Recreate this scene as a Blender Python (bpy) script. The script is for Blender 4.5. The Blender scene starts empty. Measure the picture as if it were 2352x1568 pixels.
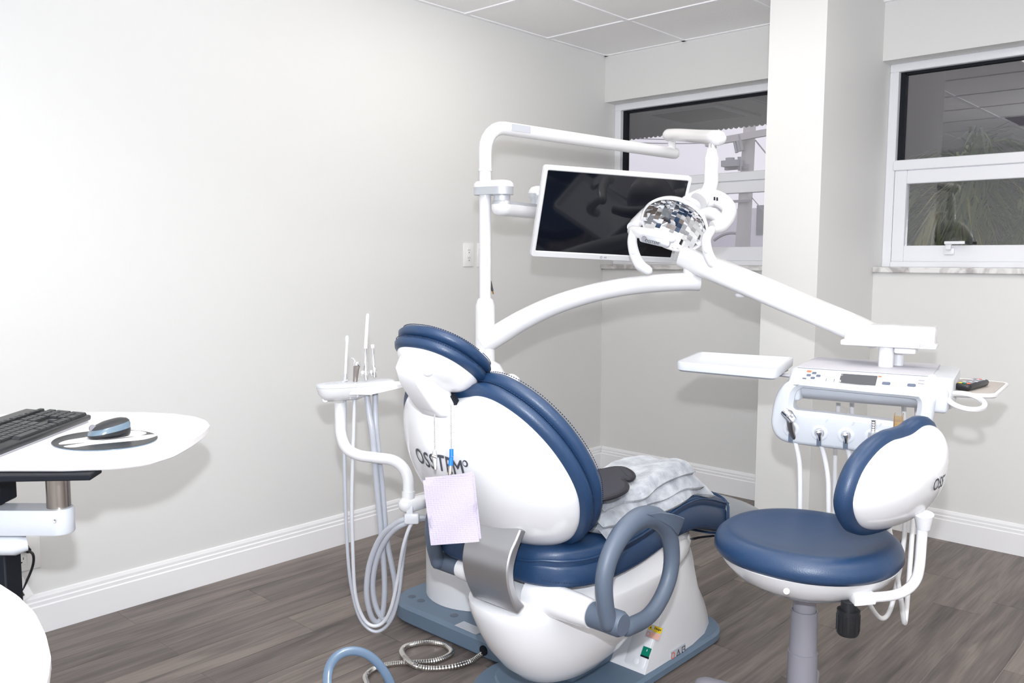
import bpy, bmesh, math, random
from mathutils import Vector, Matrix, noise

# ------------------------------------------------------------------ camera, world, lights, exposure
scene = bpy.context.scene
COL = scene.collection
PI = math.pi
random.seed(7)

CAM_F, CAM_YAW, CAM_PITCH, CAM_ROLL, CAM_H = 1958.8, 0.74383, -0.09703, 0.0036, 1.26
def _axes():
    cy, sy = math.cos(CAM_YAW), math.sin(CAM_YAW); cp, sp = math.cos(CAM_PITCH), math.sin(CAM_PITCH)
    f = Vector((-sy*cp, cy*cp, sp)); r = Vector((cy, sy, 0)); u = r.cross(f)
    c, s = math.cos(CAM_ROLL), math.sin(CAM_ROLL)
    return r*c + u*s, u*c - r*s, f
CR, CU, CF = _axes()
CLOC = Vector((0, 0, CAM_H))
cam_data = bpy.data.cameras.new('camera')
cam_data.sensor_width = 36.0
cam_data.lens = CAM_F/2352*36.0
cam_data.clip_start = 0.05; cam_data.clip_end = 300
cam = bpy.data.objects.new('camera', cam_data); COL.objects.link(cam)
m = Matrix((CR, CU, -CF)).transposed().to_4x4(); m.translation = CLOC
cam.matrix_world = m
scene.camera = cam

world = bpy.data.worlds.new('overcast_sky'); scene.world = world; world.use_nodes = True
wb = world.node_tree.nodes['Background']
wb.inputs['Color'].default_value = (0.80, 0.775, 0.86, 1); wb.inputs['Strength'].default_value = 1.12

def lamp(name, kind, loc, energy, color, **kw):
    d = bpy.data.lights.new(name, kind); d.energy = energy; d.color = color
    for k, v in kw.items(): setattr(d, k, v)
    o = bpy.data.objects.new(name, d); COL.objects.link(o); o.location = loc
    return o
# the photographer's flash on top of the camera: direct light, and a second head tilted up to bounce off the ceiling
lamp('camera_flash', 'POINT', CLOC + CU*0.20 - CF*0.02, 150, (0.90, 0.945, 1.0), shadow_soft_size=0.022)
bounce = lamp('bounce_flash', 'SPOT', CLOC + CU*0.22 - CF*0.10, 270, (1.0, 0.98, 0.955), shadow_soft_size=0.04, spot_size=math.radians(80), spot_blend=1.0)
bounce.rotation_euler = (Vector((-0.78, 0.85, 2.425))-bounce.location).to_track_quat('-Z', 'Y').to_euler()
PANEL_EMIT = 5.0          # ceiling light panels added out of view as fill (built with the ceiling)
scene.view_settings.view_transform = 'Standard'
scene.view_settings.look = 'None'
scene.view_settings.gamma = 1.0
scene.view_settings.use_curve_mapping = False
scene.view_settings.exposure = 0.12
scene.cycles.diffuse_bounces = 8

# ------------------------------------------------------------------ placing: a sight line met with a plane of the room
def ray(x, y): return (CF*CAM_F + CR*(x-1176) + CU*(784-y)).normalized()
def ax(x, y, X): d = ray(x, y); return CLOC + d*(X/d.x)
def ay(x, y, Y): d = ray(x, y); return CLOC + d*(Y/d.y)
def az(x, y, Z): d = ray(x, y); return CLOC + d*((Z-CAM_H)/d.z)
def ad(x, y, D): return CLOC + (CF*CAM_F + CR*(x-1176) + CU*(784-y))*(D/CAM_F)
def apl(x, y, o, n): d = ray(x, y); return CLOC + d*((Vector(o)-CLOC).dot(n)/d.dot(n))

# ------------------------------------------------------------------ materials
def newmat(name):
    mt = bpy.data.materials.new(name); mt.use_nodes = True
    return mt, mt.node_tree.nodes, mt.node_tree.links, mt.node_tree.nodes['Principled BSDF']
def pbr(name, col, rough=0.5, metal=0.0, coat=0.0, bump=None, spec=0.5, sheen=0.0, emit=None, alpha=1.0, trans=0.0):
    mt, N, L, b = newmat(name)
    b.inputs['Base Color'].default_value = (*col, 1)
    b.inputs['Roughness'].default_value = rough
    b.inputs['Metallic'].default_value = metal
    b.inputs['Coat Weight'].default_value = coat
    b.inputs['Coat Roughness'].default_value = 0.06
    b.inputs['Specular IOR Level'].default_value = spec
    b.inputs['Sheen Weight'].default_value = sheen
    b.inputs['Alpha'].default_value = alpha
    b.inputs['Transmission Weight'].default_value = trans
    if emit:
        b.inputs['Emission Color'].default_value = (*emit[0], 1); b.inputs['Emission Strength'].default_value = emit[1]
    if bump:
        kind, scale, strength, dist = bump
        tc = N.new('ShaderNodeTexCoord')
        t = N.new('ShaderNodeTexNoise' if kind == 'noise' else 'ShaderNodeTexVoronoi')
        t.inputs['Scale'].default_value = scale
        L.new(tc.outputs['Object'], t.inputs['Vector'])
        bp = N.new('ShaderNodeBump'); bp.inputs['Strength'].default_value = strength; bp.inputs['Distance'].default_value = dist
        L.new(t.outputs[0], bp.inputs['Height']); L.new(bp.outputs['Normal'], b.inputs['Normal'])
    return mt

M = {}
M['wall'] = pbr('wall_paint', (0.71, 0.71, 0.705), 0.55, bump=('noise', 220, 0.06, 0.002))
M['trim'] = pbr('trim_paint', (0.83, 0.83, 0.85), 0.35)
M['frame'] = pbr('window_frame_white', (0.80, 0.81, 0.85), 0.3, coat=0.2)
M['tile'] = pbr('ceiling_tile', (0.90, 0.895, 0.895), 0.9, bump=('noise', 120, 0.25, 0.004))
M['tbar'] = pbr('ceiling_grid_white', (0.88, 0.88, 0.9), 0.4)
M['white'] = pbr('white_gloss_plastic', (0.75, 0.75, 0.775), 0.22, coat=0.5)
M['white2'] = pbr('white_satin_plastic', (0.74, 0.74, 0.765), 0.34, coat=0.15)
M['white3'] = pbr('cool_white_plastic', (0.585, 0.61, 0.66), 0.3, coat=0.25)
M['whitedesk'] = pbr('white_laminate', (0.86, 0.855, 0.87), 0.45)
M['blue'] = pbr('navy_leather', (0.012, 0.040, 0.104), 0.40, bump=('vor', 420, 0.16, 0.0012), spec=0.6)
M['stitch'] = pbr('navy_stitching', (0.006, 0.02, 0.065), 0.7)
M['base'] = pbr('slate_blue_plastic', (0.125, 0.18, 0.25), 0.5, bump=('noise', 500, 0.15, 0.001))
M['arm'] = pbr('slate_grey_armrest', (0.085, 0.11, 0.155), 0.45, bump=('noise', 500, 0.12, 0.001))
M['armdark'] = pbr('dark_navy_armrest', (0.016, 0.03, 0.06), 0.45)
M['grey'] = pbr('grey_plastic', (0.24, 0.235, 0.27), 0.45)
M['hose'] = pbr('pale_grey_hose', (0.62, 0.63, 0.67), 0.28, coat=0.4)
M['hose2'] = pbr('grey_hose', (0.47, 0.49, 0.55), 0.3, coat=0.3)
M['hosewhite'] = pbr('white_hose', (0.80, 0.80, 0.82), 0.28, coat=0.3)
M['silver'] = pbr('silver_paint', (0.56, 0.58, 0.62), 0.32, metal=0.55)
M['chrome'] = pbr('chrome', (0.86, 0.86, 0.88), 0.1, metal=1.0)
M['mirror'] = pbr('mirror_facet', (0.93, 0.94, 0.96), 0.015, metal=1.0)
M['black'] = pbr('black_plastic', (0.012, 0.013, 0.016), 0.35)
M['dark'] = pbr('dark_slot', (0.008, 0.010, 0.015), 0.6, spec=0.2)
M['screen'] = pbr('black_screen_glass', (0.004, 0.005, 0.009), 0.06, spec=0.5)
M['lcd'] = pbr('grey_lcd', (0.085, 0.09, 0.10), 0.5, spec=0.15)
M['bezel'] = pbr('white_bezel', (0.70, 0.70, 0.72), 0.35)
M['logo'] = pbr('charcoal_print', (0.06, 0.065, 0.08), 0.5)
M['logopale'] = pbr('pale_grey_print', (0.62, 0.62, 0.68), 0.5)
M['print'] = pbr('slate_button_print', (0.09, 0.115, 0.18), 0.5)
M['red'] = pbr('red_print', (0.85, 0.14, 0.06), 0.5)
M['green'] = pbr('green_switch', (0.0, 0.19, 0.12), 0.3)
M['yellow'] = pbr('yellow_print', (0.80, 0.56, 0.02), 0.5)
M['peach'] = pbr('peach_print', (0.75, 0.42, 0.33), 0.5)
M['greysticker'] = pbr('grey_sticker', (0.50, 0.52, 0.57), 0.4)
M['bluegrip'] = pbr('bright_blue_grip', (0.0, 0.16, 0.72), 0.4)
M['amber'] = pbr('amber_clear_plastic', (0.95, 0.72, 0.45), 0.05, trans=0.92)
M['matgrey'] = pbr('grey_rubber_mat', (0.50, 0.50, 0.55), 0.6)
M['taupe'] = pbr('taupe_rubber_mat', (0.42, 0.39, 0.37), 0.7)
M['legcover'] = pbr('grey_leg_cover', (0.30, 0.33, 0.36), 0.35, coat=0.2)
M['fleece'] = None
M['padblack'] = pbr('charcoal_fabric', (0.028, 0.028, 0.04), 0.9, bump=('noise', 600, 0.3, 0.002))
M['padedge'] = pbr('black_binding', (0.01, 0.01, 0.016), 0.6)
M['mousegrey'] = pbr('mouse_grey', (0.035, 0.037, 0.04), 0.45)
M['mouseblue'] = pbr('mouse_steel_blue', (0.13, 0.19, 0.25), 0.18, coat=0.6)
M['key'] = pbr('keycap_black', (0.022, 0.024, 0.027), 0.4)
M['keybed'] = pbr('keyboard_charcoal', (0.018, 0.019, 0.022), 0.35)
M['hoop'] = pbr('blue_hoop_plastic', (0.15, 0.225, 0.33), 0.25, coat=0.4)
M['steelrod'] = pbr('brushed_steel_rod', (0.40, 0.36, 0.33), 0.3, metal=1.0)
M['outlet'] = pbr('outlet_white', (0.82, 0.82, 0.82), 0.35)
M['brass'] = pbr('brass', (0.60, 0.38, 0.12), 0.3, metal=1.0)
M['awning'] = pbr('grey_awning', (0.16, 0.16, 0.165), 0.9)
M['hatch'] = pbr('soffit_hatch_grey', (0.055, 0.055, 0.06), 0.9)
M['polewood'] = pbr('weathered_pole', (0.60, 0.58, 0.58), 0.9)
M['wire'] = pbr('wire_grey', (0.40, 0.40, 0.43), 0.7)
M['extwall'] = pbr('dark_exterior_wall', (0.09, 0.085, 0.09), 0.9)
M['farwall'] = pbr('pale_far_wall', (0.86, 0.83, 0.90), 0.9)
M['farwin'] = pbr('far_window', (0.30, 0.30, 0.33), 0.5)
M['ground'] = pbr('outside_ground', (0.16, 0.16, 0.15), 0.9)
M['leaf'] = pbr('palm_leaf', (0.17, 0.22, 0.07), 0.55)
M['leaf2'] = pbr('palm_leaf_yellow', (0.40, 0.36, 0.11), 0.55)
M['leaf3'] = pbr('palm_leaf_dark', (0.07, 0.11, 0.04), 0.55)
M['panel'] = pbr('fill_light_panel', (0.9, 0.9, 0.9), 0.5, emit=((1.0, 0.93, 0.83), PANEL_EMIT))

def mat_nodes():
    # paper bib: pale lilac, quilted with small dots
    mt, N, L, b = newmat('lilac_paper'); M['paper'] = mt
    b.inputs['Base Color'].default_value = (0.40, 0.365, 0.46, 1); b.inputs['Roughness'].default_value = 0.85
    tc = N.new('ShaderNodeTexCoord'); v = N.new('ShaderNodeTexVoronoi'); v.inputs['Scale'].default_value = 230; v.inputs['Randomness'].default_value = 0.25
    bp = N.new('ShaderNodeBump'); bp.inputs['Strength'].default_value = 0.5; bp.inputs['Distance'].default_value = 0.002
    L.new(tc.outputs['Object'], v.inputs['Vector']); L.new(v.outputs['Distance'], bp.inputs['Height']); L.new(bp.outputs['Normal'], b.inputs['Normal'])
    # fleece blanket
    mt, N, L, b = newmat('grey_fleece'); M['fleece'] = mt
    tc = N.new('ShaderNodeTexCoord'); n = N.new('ShaderNodeTexNoise'); n.inputs['Scale'].default_value = 28; n.inputs['Detail'].default_value = 5
    cr = N.new('ShaderNodeValToRGB'); cr.color_ramp.elements[0].position = 0.35; cr.color_ramp.elements[0].color = (0.24, 0.26, 0.30, 1)
    cr.color_ramp.elements[1].position = 0.68; cr.color_ramp.elements[1].color = (0.44, 0.465, 0.51, 1)
    n2 = N.new('ShaderNodeTexNoise'); n2.inputs['Scale'].default_value = 160; n2.inputs['Detail'].default_value = 4
    bp = N.new('ShaderNodeBump'); bp.inputs['Strength'].default_value = 0.7; bp.inputs['Distance'].default_value = 0.004
    L.new(tc.outputs['Object'], n.inputs['Vector']); L.new(tc.outputs['Object'], n2.inputs['Vector'])
    L.new(n.outputs[0], cr.inputs['Fac']); L.new(cr.outputs[0], b.inputs['Base Color'])
    L.new(n2.outputs[0], bp.inputs['Height']); L.new(bp.outputs['Normal'], b.inputs['Normal'])
    b.inputs['Roughness'].default_value = 0.9; b.inputs['Sheen Weight'].default_value = 0.5
    # brushed steel bracket
    mt, N, L, b = newmat('brushed_steel'); M['brushed'] = mt
    b.inputs['Base Color'].default_value = (0.50, 0.50, 0.52, 1); b.inputs['Metallic'].default_value = 0.9; b.inputs['Roughness'].default_value = 0.34
    tc = N.new('ShaderNodeTexCoord'); mp = N.new('ShaderNodeMapping'); mp.inputs['Scale'].default_value = (6, 400, 400)
    n = N.new('ShaderNodeTexNoise'); n.inputs['Scale'].default_value = 4
    bp = N.new('ShaderNodeBump'); bp.inputs['Strength'].default_value = 0.12; bp.inputs['Distance'].default_value = 0.001
    L.new(tc.outputs['Object'], mp.inputs['Vector']); L.new(mp.outputs[0], n.inputs['Vector']); L.new(n.outputs[0], bp.inputs['Height']); L.new(bp.outputs['Normal'], b.inputs['Normal'])
    # ribbed metal conduit: rings are geometry, slight tint only
    M['conduit'] = pbr('conduit_steel', (0.62, 0.60, 0.57), 0.22, metal=1.0)
    # wood-look planks: grain runs along Y, tint varies with each plank's own random value
    mt, N, L, b = newmat('grey_oak_plank'); M['plank'] = mt
    geo = N.new('ShaderNodeNewGeometry'); oi = N.new('ShaderNodeObjectInfo')
    add = N.new('ShaderNodeVectorMath'); add.operation = 'ADD'
    sc = N.new('ShaderNodeVectorMath'); sc.operation = 'SCALE'; sc.inputs[0].default_value = (17.3, 31.1, 5.7)
    L.new(oi.outputs['Random'], sc.inputs['Scale']); L.new(geo.outputs['Position'], add.inputs[0]); L.new(sc.outputs[0], add.inputs[1])
    mp = N.new('ShaderNodeMapping'); mp.inputs['Scale'].default_value = (16, 1.5, 1); L.new(add.outputs[0], mp.inputs['Vector'])
    n1 = N.new('ShaderNodeTexNoise'); n1.inputs['Scale'].default_value = 1.0; n1.inputs['Detail'].default_value = 6; n1.inputs['Distortion'].default_value = 0.9; L.new(mp.outputs[0], n1.inputs['Vector'])
    mp2 = N.new('ShaderNodeMapping'); mp2.inputs['Scale'].default_value = (150, 6, 1); L.new(add.outputs[0], mp2.inputs['Vector'])
    n2 = N.new('ShaderNodeTexNoise'); n2.inputs['Scale'].default_value = 1.0; n2.inputs['Detail'].default_value = 3; L.new(mp2.outputs[0], n2.inputs['Vector'])
    mx = N.new('ShaderNodeMix'); mx.inputs['Factor'].default_value = 0.30
    L.new(n1.outputs[0], mx.inputs[2]); L.new(n2.outputs[0], mx.inputs[3])
    md = N.new('ShaderNodeMath'); md.operation = 'MULTIPLY_ADD'; md.inputs[1].default_value = 0.10; L.new(oi.outputs['Random'], md.inputs[0]); L.new(mx.outputs[0], md.inputs[2])
    cr = N.new('ShaderNodeValToRGB')
    e = cr.color_ramp.elements; e[0].position = 0.33; e[0].color = (0.050, 0.041, 0.038, 1); e[1].position = 0.72; e[1].color = (0.22, 0.182, 0.162, 1)
    k = e.new(0.53); k.color = (0.125, 0.103, 0.093, 1)
    L.new(md.outputs[0], cr.inputs['Fac']); L.new(cr.outputs[0], b.inputs['Base Color'])
    b.inputs['Roughness'].default_value = 0.42
    bp = N.new('ShaderNodeBump'); bp.inputs['Strength'].default_value = 0.10; bp.inputs['Distance'].default_value = 0.002
    L.new(n2.outputs[0], bp.inputs['Height']); L.new(bp.outputs['Normal'], b.inputs['Normal'])
    M['subfloor'] = pbr('plank_joint', (0.40, 0.37, 0.35), 0.8)
    # marble sill
    mt, N, L, b = newmat('marble'); M['marble'] = mt
    tc = N.new('ShaderNodeTexCoord'); n = N.new('ShaderNodeTexNoise'); n.inputs['Scale'].default_value = 9; n.inputs['Detail'].default_value = 8; n.inputs['Distortion'].default_value = 1.6
    cr = N.new('ShaderNodeValToRGB'); cr.color_ramp.elements[0].position = 0.36; cr.color_ramp.elements[0].color = (0.42, 0.40, 0.40, 1)
    cr.color_ramp.elements[1].position = 0.56; cr.color_ramp.elements[1].color = (0.78, 0.77, 0.77, 1)
    L.new(tc.outputs['Object'], n.inputs['Vector']); L.new(n.outputs[0], cr.inputs['Fac']); L.new(cr.outputs[0], b.inputs['Base Color']); b.inputs['Roughness'].default_value = 0.25
    # window glass: clear sheet with its own reflection, slightly tinted
    mt, N, L, b = newmat('window_glass'); M['glass'] = mt
    N.remove(b); out = N['Material Output']
    tr = N.new('ShaderNodeBsdfTransparent'); tr.inputs['Color'].default_value = (0.90, 0.90, 0.91, 1)
    gl = N.new('ShaderNodeBsdfGlossy'); gl.inputs['Roughness'].default_value = 0.0; gl.inputs['Color'].default_value = (1, 1, 1, 1)
    ge = N.new('ShaderNodeNewGeometry'); dp = N.new('ShaderNodeVectorMath'); dp.operation = 'DOT_PRODUCT'
    L.new(ge.outputs['Normal'], dp.inputs[0]); L.new(ge.outputs['Incoming'], dp.inputs[1])
    def mth(op, a, b=None, c=None):
        q = N.new('ShaderNodeMath'); q.operation = op
        for i, v in enumerate((a, b, c)):
            if v is None: continue
            if isinstance(v, (int, float)): q.inputs[i].default_value = v
            else: L.new(v, q.inputs[i])
        return q.outputs[0]
    sch = mth('POWER', mth('SUBTRACT', 1.0, mth('ABSOLUTE', dp.outputs['Value'])), 5.0)     # Schlick: same from both sides of the sheet
    refl = mth('MULTIPLY_ADD', sch, 0.91, 0.09)
    mxs = N.new('ShaderNodeMixShader'); L.new(refl, mxs.inputs[0]); L.new(tr.outputs[0], mxs.inputs[1]); L.new(gl.outputs[0], mxs.inputs[2]); L.new(mxs.outputs[0], out.inputs['Surface'])
mat_nodes()

# ------------------------------------------------------------------ objects
def obj(name, vf, mat, parent=None, smooth=True, angle=40, mats=None):
    v, f = vf[0], vf[1]
    me = bpy.data.meshes.new(name); me.from_pydata([tuple(p) for p in v], [], [tuple(q) for q in f]); me.validate()
    bm = bmesh.new(); bm.from_mesh(me); bmesh.ops.recalc_face_normals(bm, faces=bm.faces); bm.to_mesh(me); bm.free()
    me.materials.append(M[mat] if isinstance(mat, str) else mat)
    o = bpy.data.objects.new(name, me); COL.objects.link(o)
    if smooth:
        for p in me.polygons: p.use_smooth = True
        try: me.set_sharp_from_angle(angle=math.radians(angle))
        except Exception: pass
    if parent is not None: put(o, parent)
    return o
def put(o, parent):
    o.parent = parent
    o.matrix_parent_inverse = parent.matrix_basis.inverted() if parent.parent is None else Matrix.Identity(4)
def tag(o, label=None, cat=None, group=None, kind=None):
    if label: o['label'] = label
    if cat: o['category'] = cat
    if group: o['group'] = group
    if kind: o['kind'] = kind
    return o
def thing(name, label, cat, loc=(0, 0, 0), group=None):
    o = bpy.data.objects.new(name, None); COL.objects.link(o); o.location = loc; o.empty_display_size = 0.05
    return tag(o, label, cat, group)
def join(*vfs):
    V, F = [], []
    for v, f in vfs:
        n = len(V); V += [Vector(p) for p in v]; F += [tuple(i+n for i in q) for q in f]
    return V, F
def xf(vf, mat): return [mat @ Vector(p) for p in vf[0]], vf[1]
def fr(o, x, y, z):
    mm = Matrix((Vector(x), Vector(y), Vector(z))).transposed().to_4x4(); mm.translation = Vector(o); return mm
def yaw(o, a):
    return Matrix.Translation(Vector(o)) @ Matrix.Rotation(a, 4, 'Z')

# ------------------------------------------------------------------ shapes (each returns verts, faces)
def box(x0, x1, y0, y1, z0, z1):
    v = [(x0,y0,z0),(x1,y0,z0),(x1,y1,z0),(x0,y1,z0),(x0,y0,z1),(x1,y0,z1),(x1,y1,z1),(x0,y1,z1)]
    return [Vector(p) for p in v], [(0,3,2,1),(4,5,6,7),(0,1,5,4),(1,2,6,5),(2,3,7,6),(3,0,4,7)]
def rbox(x0, x1, y0, y1, z0, z1, r=0.005, seg=2):
    bm = bmesh.new(); vs = [bm.verts.new(p) for p in box(x0, x1, y0, y1, z0, z1)[0]]
    for q in box(0,1,0,1,0,1)[1]: bm.faces.new([vs[i] for i in q])
    bmesh.ops.bevel(bm, geom=bm.edges[:], offset=r, segments=seg, profile=0.5, affect='EDGES')
    bm.verts.index_update(); v = [p.co.copy() for p in bm.verts]; f = [tuple(p.index for p in q.verts) for q in bm.faces]; bm.free()
    return v, f
def loft(rings, cap0=True, cap1=True, closed=True):
    n = len(rings[0]); V = [Vector(p) for r in rings for p in r]; F = []
    for i in range(len(rings)-1):
        for j in range(n if closed else n-1):
            k = (j+1) % n; F.append((i*n+j, i*n+k, (i+1)*n+k, (i+1)*n+j))
    if cap0: F.append(tuple(range(n-1, -1, -1)))
    if cap1: F.append(tuple(range((len(rings)-1)*n, len(rings)*n)))
    return V, F
def catmull(pts, n, closed=False):
    pts = [Vector(p) for p in pts]; out = []; N = len(pts)
    segs = N if closed else N-1
    for i in range(segs):
        p1, p2 = pts[i], pts[(i+1) % N]
        p0 = pts[(i-1) % N] if (closed or i > 0) else p1*2-p2
        p3 = pts[(i+2) % N] if (closed or i+2 < N) else p2*2-p1
        for k in range(n):
            t = k/n; a = t*t; b = a*t
            out.append(0.5*((2*p1) + (p2-p0)*t + (2*p0-5*p1+4*p2-p3)*a + (3*p1-p0-3*p2+p3)*b))
    if not closed: out.append(pts[-1])
    return out
def lerplist(vals, n):
    out = []
    for i in range(len(vals)-1):
        for k in range(n): out.append(vals[i] + (vals[i+1]-vals[i])*k/n)
    out.append(vals[-1]); return out
def tube(pts, r, n=16, smooth=0, cap=True, closed=False, flat=None, up=None, round_end=False):
    """r: one radius or one per control point; flat=(a,b): elliptic section, a along up, b across"""
    if not isinstance(r, (list, tuple)): r = [r]*len(pts)
    if smooth:
        rr = list(r) + ([r[0]] if closed else []); P = catmull(pts, smooth, closed); R = lerplist(rr, smooth)
        if closed: R = R[:-1]
    else: P, R = [Vector(p) for p in pts], list(r)
    N = len(P); T = []
    for i in range(N):
        if closed: t = P[(i+1) % N]-P[i-1]
        else: t = P[min(i+1, N-1)]-P[max(i-1, 0)]
        T.append(t.normalized())
    u = Vector(up) if up else (Vector((0,0,1)) if abs(T[0].z) < 0.9 else Vector((1,0,0)))
    u = (u - T[0]*u.dot(T[0])).normalized(); rings = []
    if round_end and not closed:
        def cap_pts(p, t, rad, sgn): return [(p + t*(sgn*rad*math.sin(a)), rad*math.cos(a)) for a in (1.35, 1.0, 0.55)]
        a = cap_pts(P[0], T[0], R[0], -1); b = cap_pts(P[-1], T[-1], R[-1], 1)[::-1]
        P = [q[0] for q in a] + P + [q[0] for q in b]; R = [q[1] for q in a] + R + [q[1] for q in b]
        T = [T[0]]*3 + T + [T[-1]]*3; N = len(P)
    for i in range(N):
        if i and not up: u = (u - T[i]*u.dot(T[i])).normalized()
        elif up: u = (Vector(up) - T[i]*Vector(up).dot(T[i])).normalized()
        w = T[i].cross(u); fa, fb = flat if flat else (1, 1)
        rings.append([P[i] + (u*math.cos(2*PI*j/n)*fa + w*math.sin(2*PI*j/n)*fb)*R[i] for j in range(n)])
    if closed: rings.append(rings[0]); return loft(rings, False, False)
    return loft(rings, cap, cap)
def cyl(a, b, r, n=24, r2=None): return tube([a, b], [r, r if r2 is None else r2], n)
def lathe(prof, n=32, mat=None):
    rings = [[Vector((r*math.cos(2*PI*j/n), r*math.sin(2*PI*j/n), z)) for j in range(n)] for r, z in prof]
    vf = loft(rings, prof[0][0] > 1e-4, prof[-1][0] > 1e-4)
    return xf(vf, mat) if mat else vf
def rrect(w, h, r, n=6, cx=0, cy=0):
    out = []
    for sx, sy, a0 in ((1,1,0),(-1,1,PI/2),(-1,-1,PI),(1,-1,1.5*PI)):
        for k in range(n+1):
            a = a0 + PI/2*k/n
            out.append((cx + sx*(w/2-r) + r*math.cos(a), cy + sy*(h/2-r) + r*math.sin(a)))
    return out
def sellipse(a, b, e=2.5, n=40, cx=0, cy=0):
    out = []
    for j in range(n):
        t = 2*PI*j/n; c, s = math.cos(t), math.sin(t)
        out.append((cx + a*math.copysign(abs(c)**(2/e), c), cy + b*math.copysign(abs(s)**(2/e), s)))
    return out
def offset2(pts, d):
    """inset a closed counter-clockwise outline by d along its normals"""
    n = len(pts); out = []
    for i in range(n):
        a, b = Vector(pts[i-1]), Vector(pts[(i+1) % n]); t = (b-a); t = t.normalized() if t.length > 1e-9 else Vector((1, 0))
        out.append((pts[i][0]-t.y*d, pts[i][1]+t.x*d))
    return out
def pad(outline, prof, f, fill=(0.82, 0.6, 0.38, 0.18), top=lambda s: 0.0, bottom=True):
    """slab from a closed outline: prof = [(inset, height)...] bottom to top, then rings shrinking to the middle; f(u,v,h)->3D"""
    n = len(outline); rings = []
    cx = sum(p[0] for p in outline)/n; cy = sum(p[1] for p in outline)/n
    if bottom:
        i0, h0 = prof[0]; o = offset2(outline, i0)
        for s in (0.3, 0.65): rings.append([f(cx+(p[0]-cx)*s, cy+(p[1]-cy)*s, h0) for p in o])
    for ins, h in prof: rings.append([f(p[0], p[1], h) for p in offset2(outline, ins)])
    ins, h = prof[-1]; o = offset2(outline, ins)
    for s in fill: rings.append([f(cx+(p[0]-cx)*s, cy+(p[1]-cy)*s, h+top(s)) for p in o])
    return loft(rings, bottom, True)
def extrude(outline, prof, mat):
    """flat-capped slab"""
    return loft([[mat @ Vector((p[0], p[1], h)) for p in offset2(outline, ins)] for ins, h in prof])
def ringplate(outer, inner, prof_o, mat):
    """plate with one hole; outer and inner have as many points; prof_o=[(inset,h)...] for the rim, hole walls straight"""
    rings = [[mat @ Vector((p[0], p[1], h)) for p in offset2(outer, i)] for i, h in prof_o]
    h0, h1 = prof_o[0][1], prof_o[-1][1]; e = prof_o[0][0]
    rings.append([mat @ Vector((p[0], p[1], h1)) for p in offset2(inner, -e)])
    rings.append([mat @ Vector((p[0], p[1], h1-e)) for p in inner])
    rings.append([mat @ Vector((p[0], p[1], h0+e)) for p in inner])
    rings.append([mat @ Vector((p[0], p[1], h0)) for p in offset2(inner, -e)])
    rings.append(rings[0])
    return loft(rings, False, False)
def resample(pts, n):
    pts = [Vector((p[0], p[1])) for p in pts]; L = [0]
    for i in range(len(pts)): L.append(L[-1] + (pts[(i+1) % len(pts)]-pts[i]).length)
    out = []
    j = 0
    for k in range(n):
        s = L[-1]*k/n
        while L[j+1] < s: j += 1
        t = (s-L[j])/max(1e-9, L[j+1]-L[j]); a, b = pts[j], pts[(j+1) % len(pts)]
        p = a.lerp(b, t); out.append((p.x, p.y))
    return out
def smooth2(pts, n=8): return [(p.x, p.y) for p in catmull([Vector((a, b, 0)) for a, b in pts], n, True)]
def text(s, size, thick=0.0, shear=0.0, space=1.0):
    cu = bpy.data.curves.new('t', 'FONT'); cu.body = s; cu.size = size; cu.offset = thick; cu.shear = shear; cu.space_character = space
    cu.align_x = 'CENTER'; cu.align_y = 'CENTER'; cu.resolution_u = 3
    o = bpy.data.objects.new('t', cu); COL.objects.link(o)
    dg = bpy.context.evaluated_depsgraph_get(); me = bpy.data.meshes.new_from_object(o.evaluated_get(dg))
    bm = bmesh.new(); bm.from_mesh(me); bmesh.ops.triangulate(bm, faces=bm.faces)
    xs = [v.co.x for v in bm.verts] or [0]
    k = 12
    for i in range(1, k):
        x = min(xs) + (max(xs)-min(xs))*i/k
        bmesh.ops.bisect_plane(bm, geom=bm.verts[:]+bm.edges[:]+bm.faces[:], plane_co=(x, 0, 0), plane_no=(1, 0, 0))
    bm.verts.index_update(); v = [p.co.copy() for p in bm.verts]; f = [tuple(p.index for p in q.verts) for q in bm.faces]; bm.free()
    bpy.data.objects.remove(o); bpy.data.curves.remove(cu); bpy.data.meshes.remove(me)
    return v, f
def annulus(cx, cy, ro, ri, n=24, dx=0.0):
    o = [(cx+ro*math.cos(2*PI*j/n), cy+ro*math.sin(2*PI*j/n), 0) for j in range(n)]
    i = [(cx+dx+ri*math.cos(2*PI*j/n), cy+ri*math.sin(2*PI*j/n), 0) for j in range(n)]
    return loft([o, i], False, False)
def wordmark(size):
    """six-letter wordmark with the small swirl ring at its end"""
    t0 = text('OSSTEM', size, space=1.04)
    t = join(*[([p + Vector((dx*size, dy*size, 0)) for p in t0[0]], t0[1]) for dx, dy in ((-.016, 0), (.016, 0), (0, .014), (0, -.014))])
    w = max(p.x for p in t[0])
    return join(t, annulus(w+size*0.20, size*0.26, size*0.155, size*0.095, dx=-size*0.03))
def mapf(vf, f): return [f(p.x, p.y, p.z) for p in [Vector(q) for q in vf[0]]], vf[1]
def grid(nu, nv, f):
    V = [f(i/(nu-1), j/(nv-1)) for j in range(nv) for i in range(nu)]
    F = [(j*nu+i, j*nu+i+1, (j+1)*nu+i+1, (j+1)*nu+i) for j in range(nv-1) for i in range(nu-1)]
    return V, F
def subsurf(o, lv=1):
    s = o.modifiers.new('subd', 'SUBSURF'); s.levels = lv; s.render_levels = lv; return o
# ------------------------------------------------------------------ the room
XL, XR, YF, YB, ZC = -3.044, 1.75, -1.55, 4.10, 2.425
CX0, CX1, CY0 = -1.718, -1.471, 3.468          # column
ZS, ZH, YW = 1.226, 2.165, 4.20                # sill, window head, plane of the window frames

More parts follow.
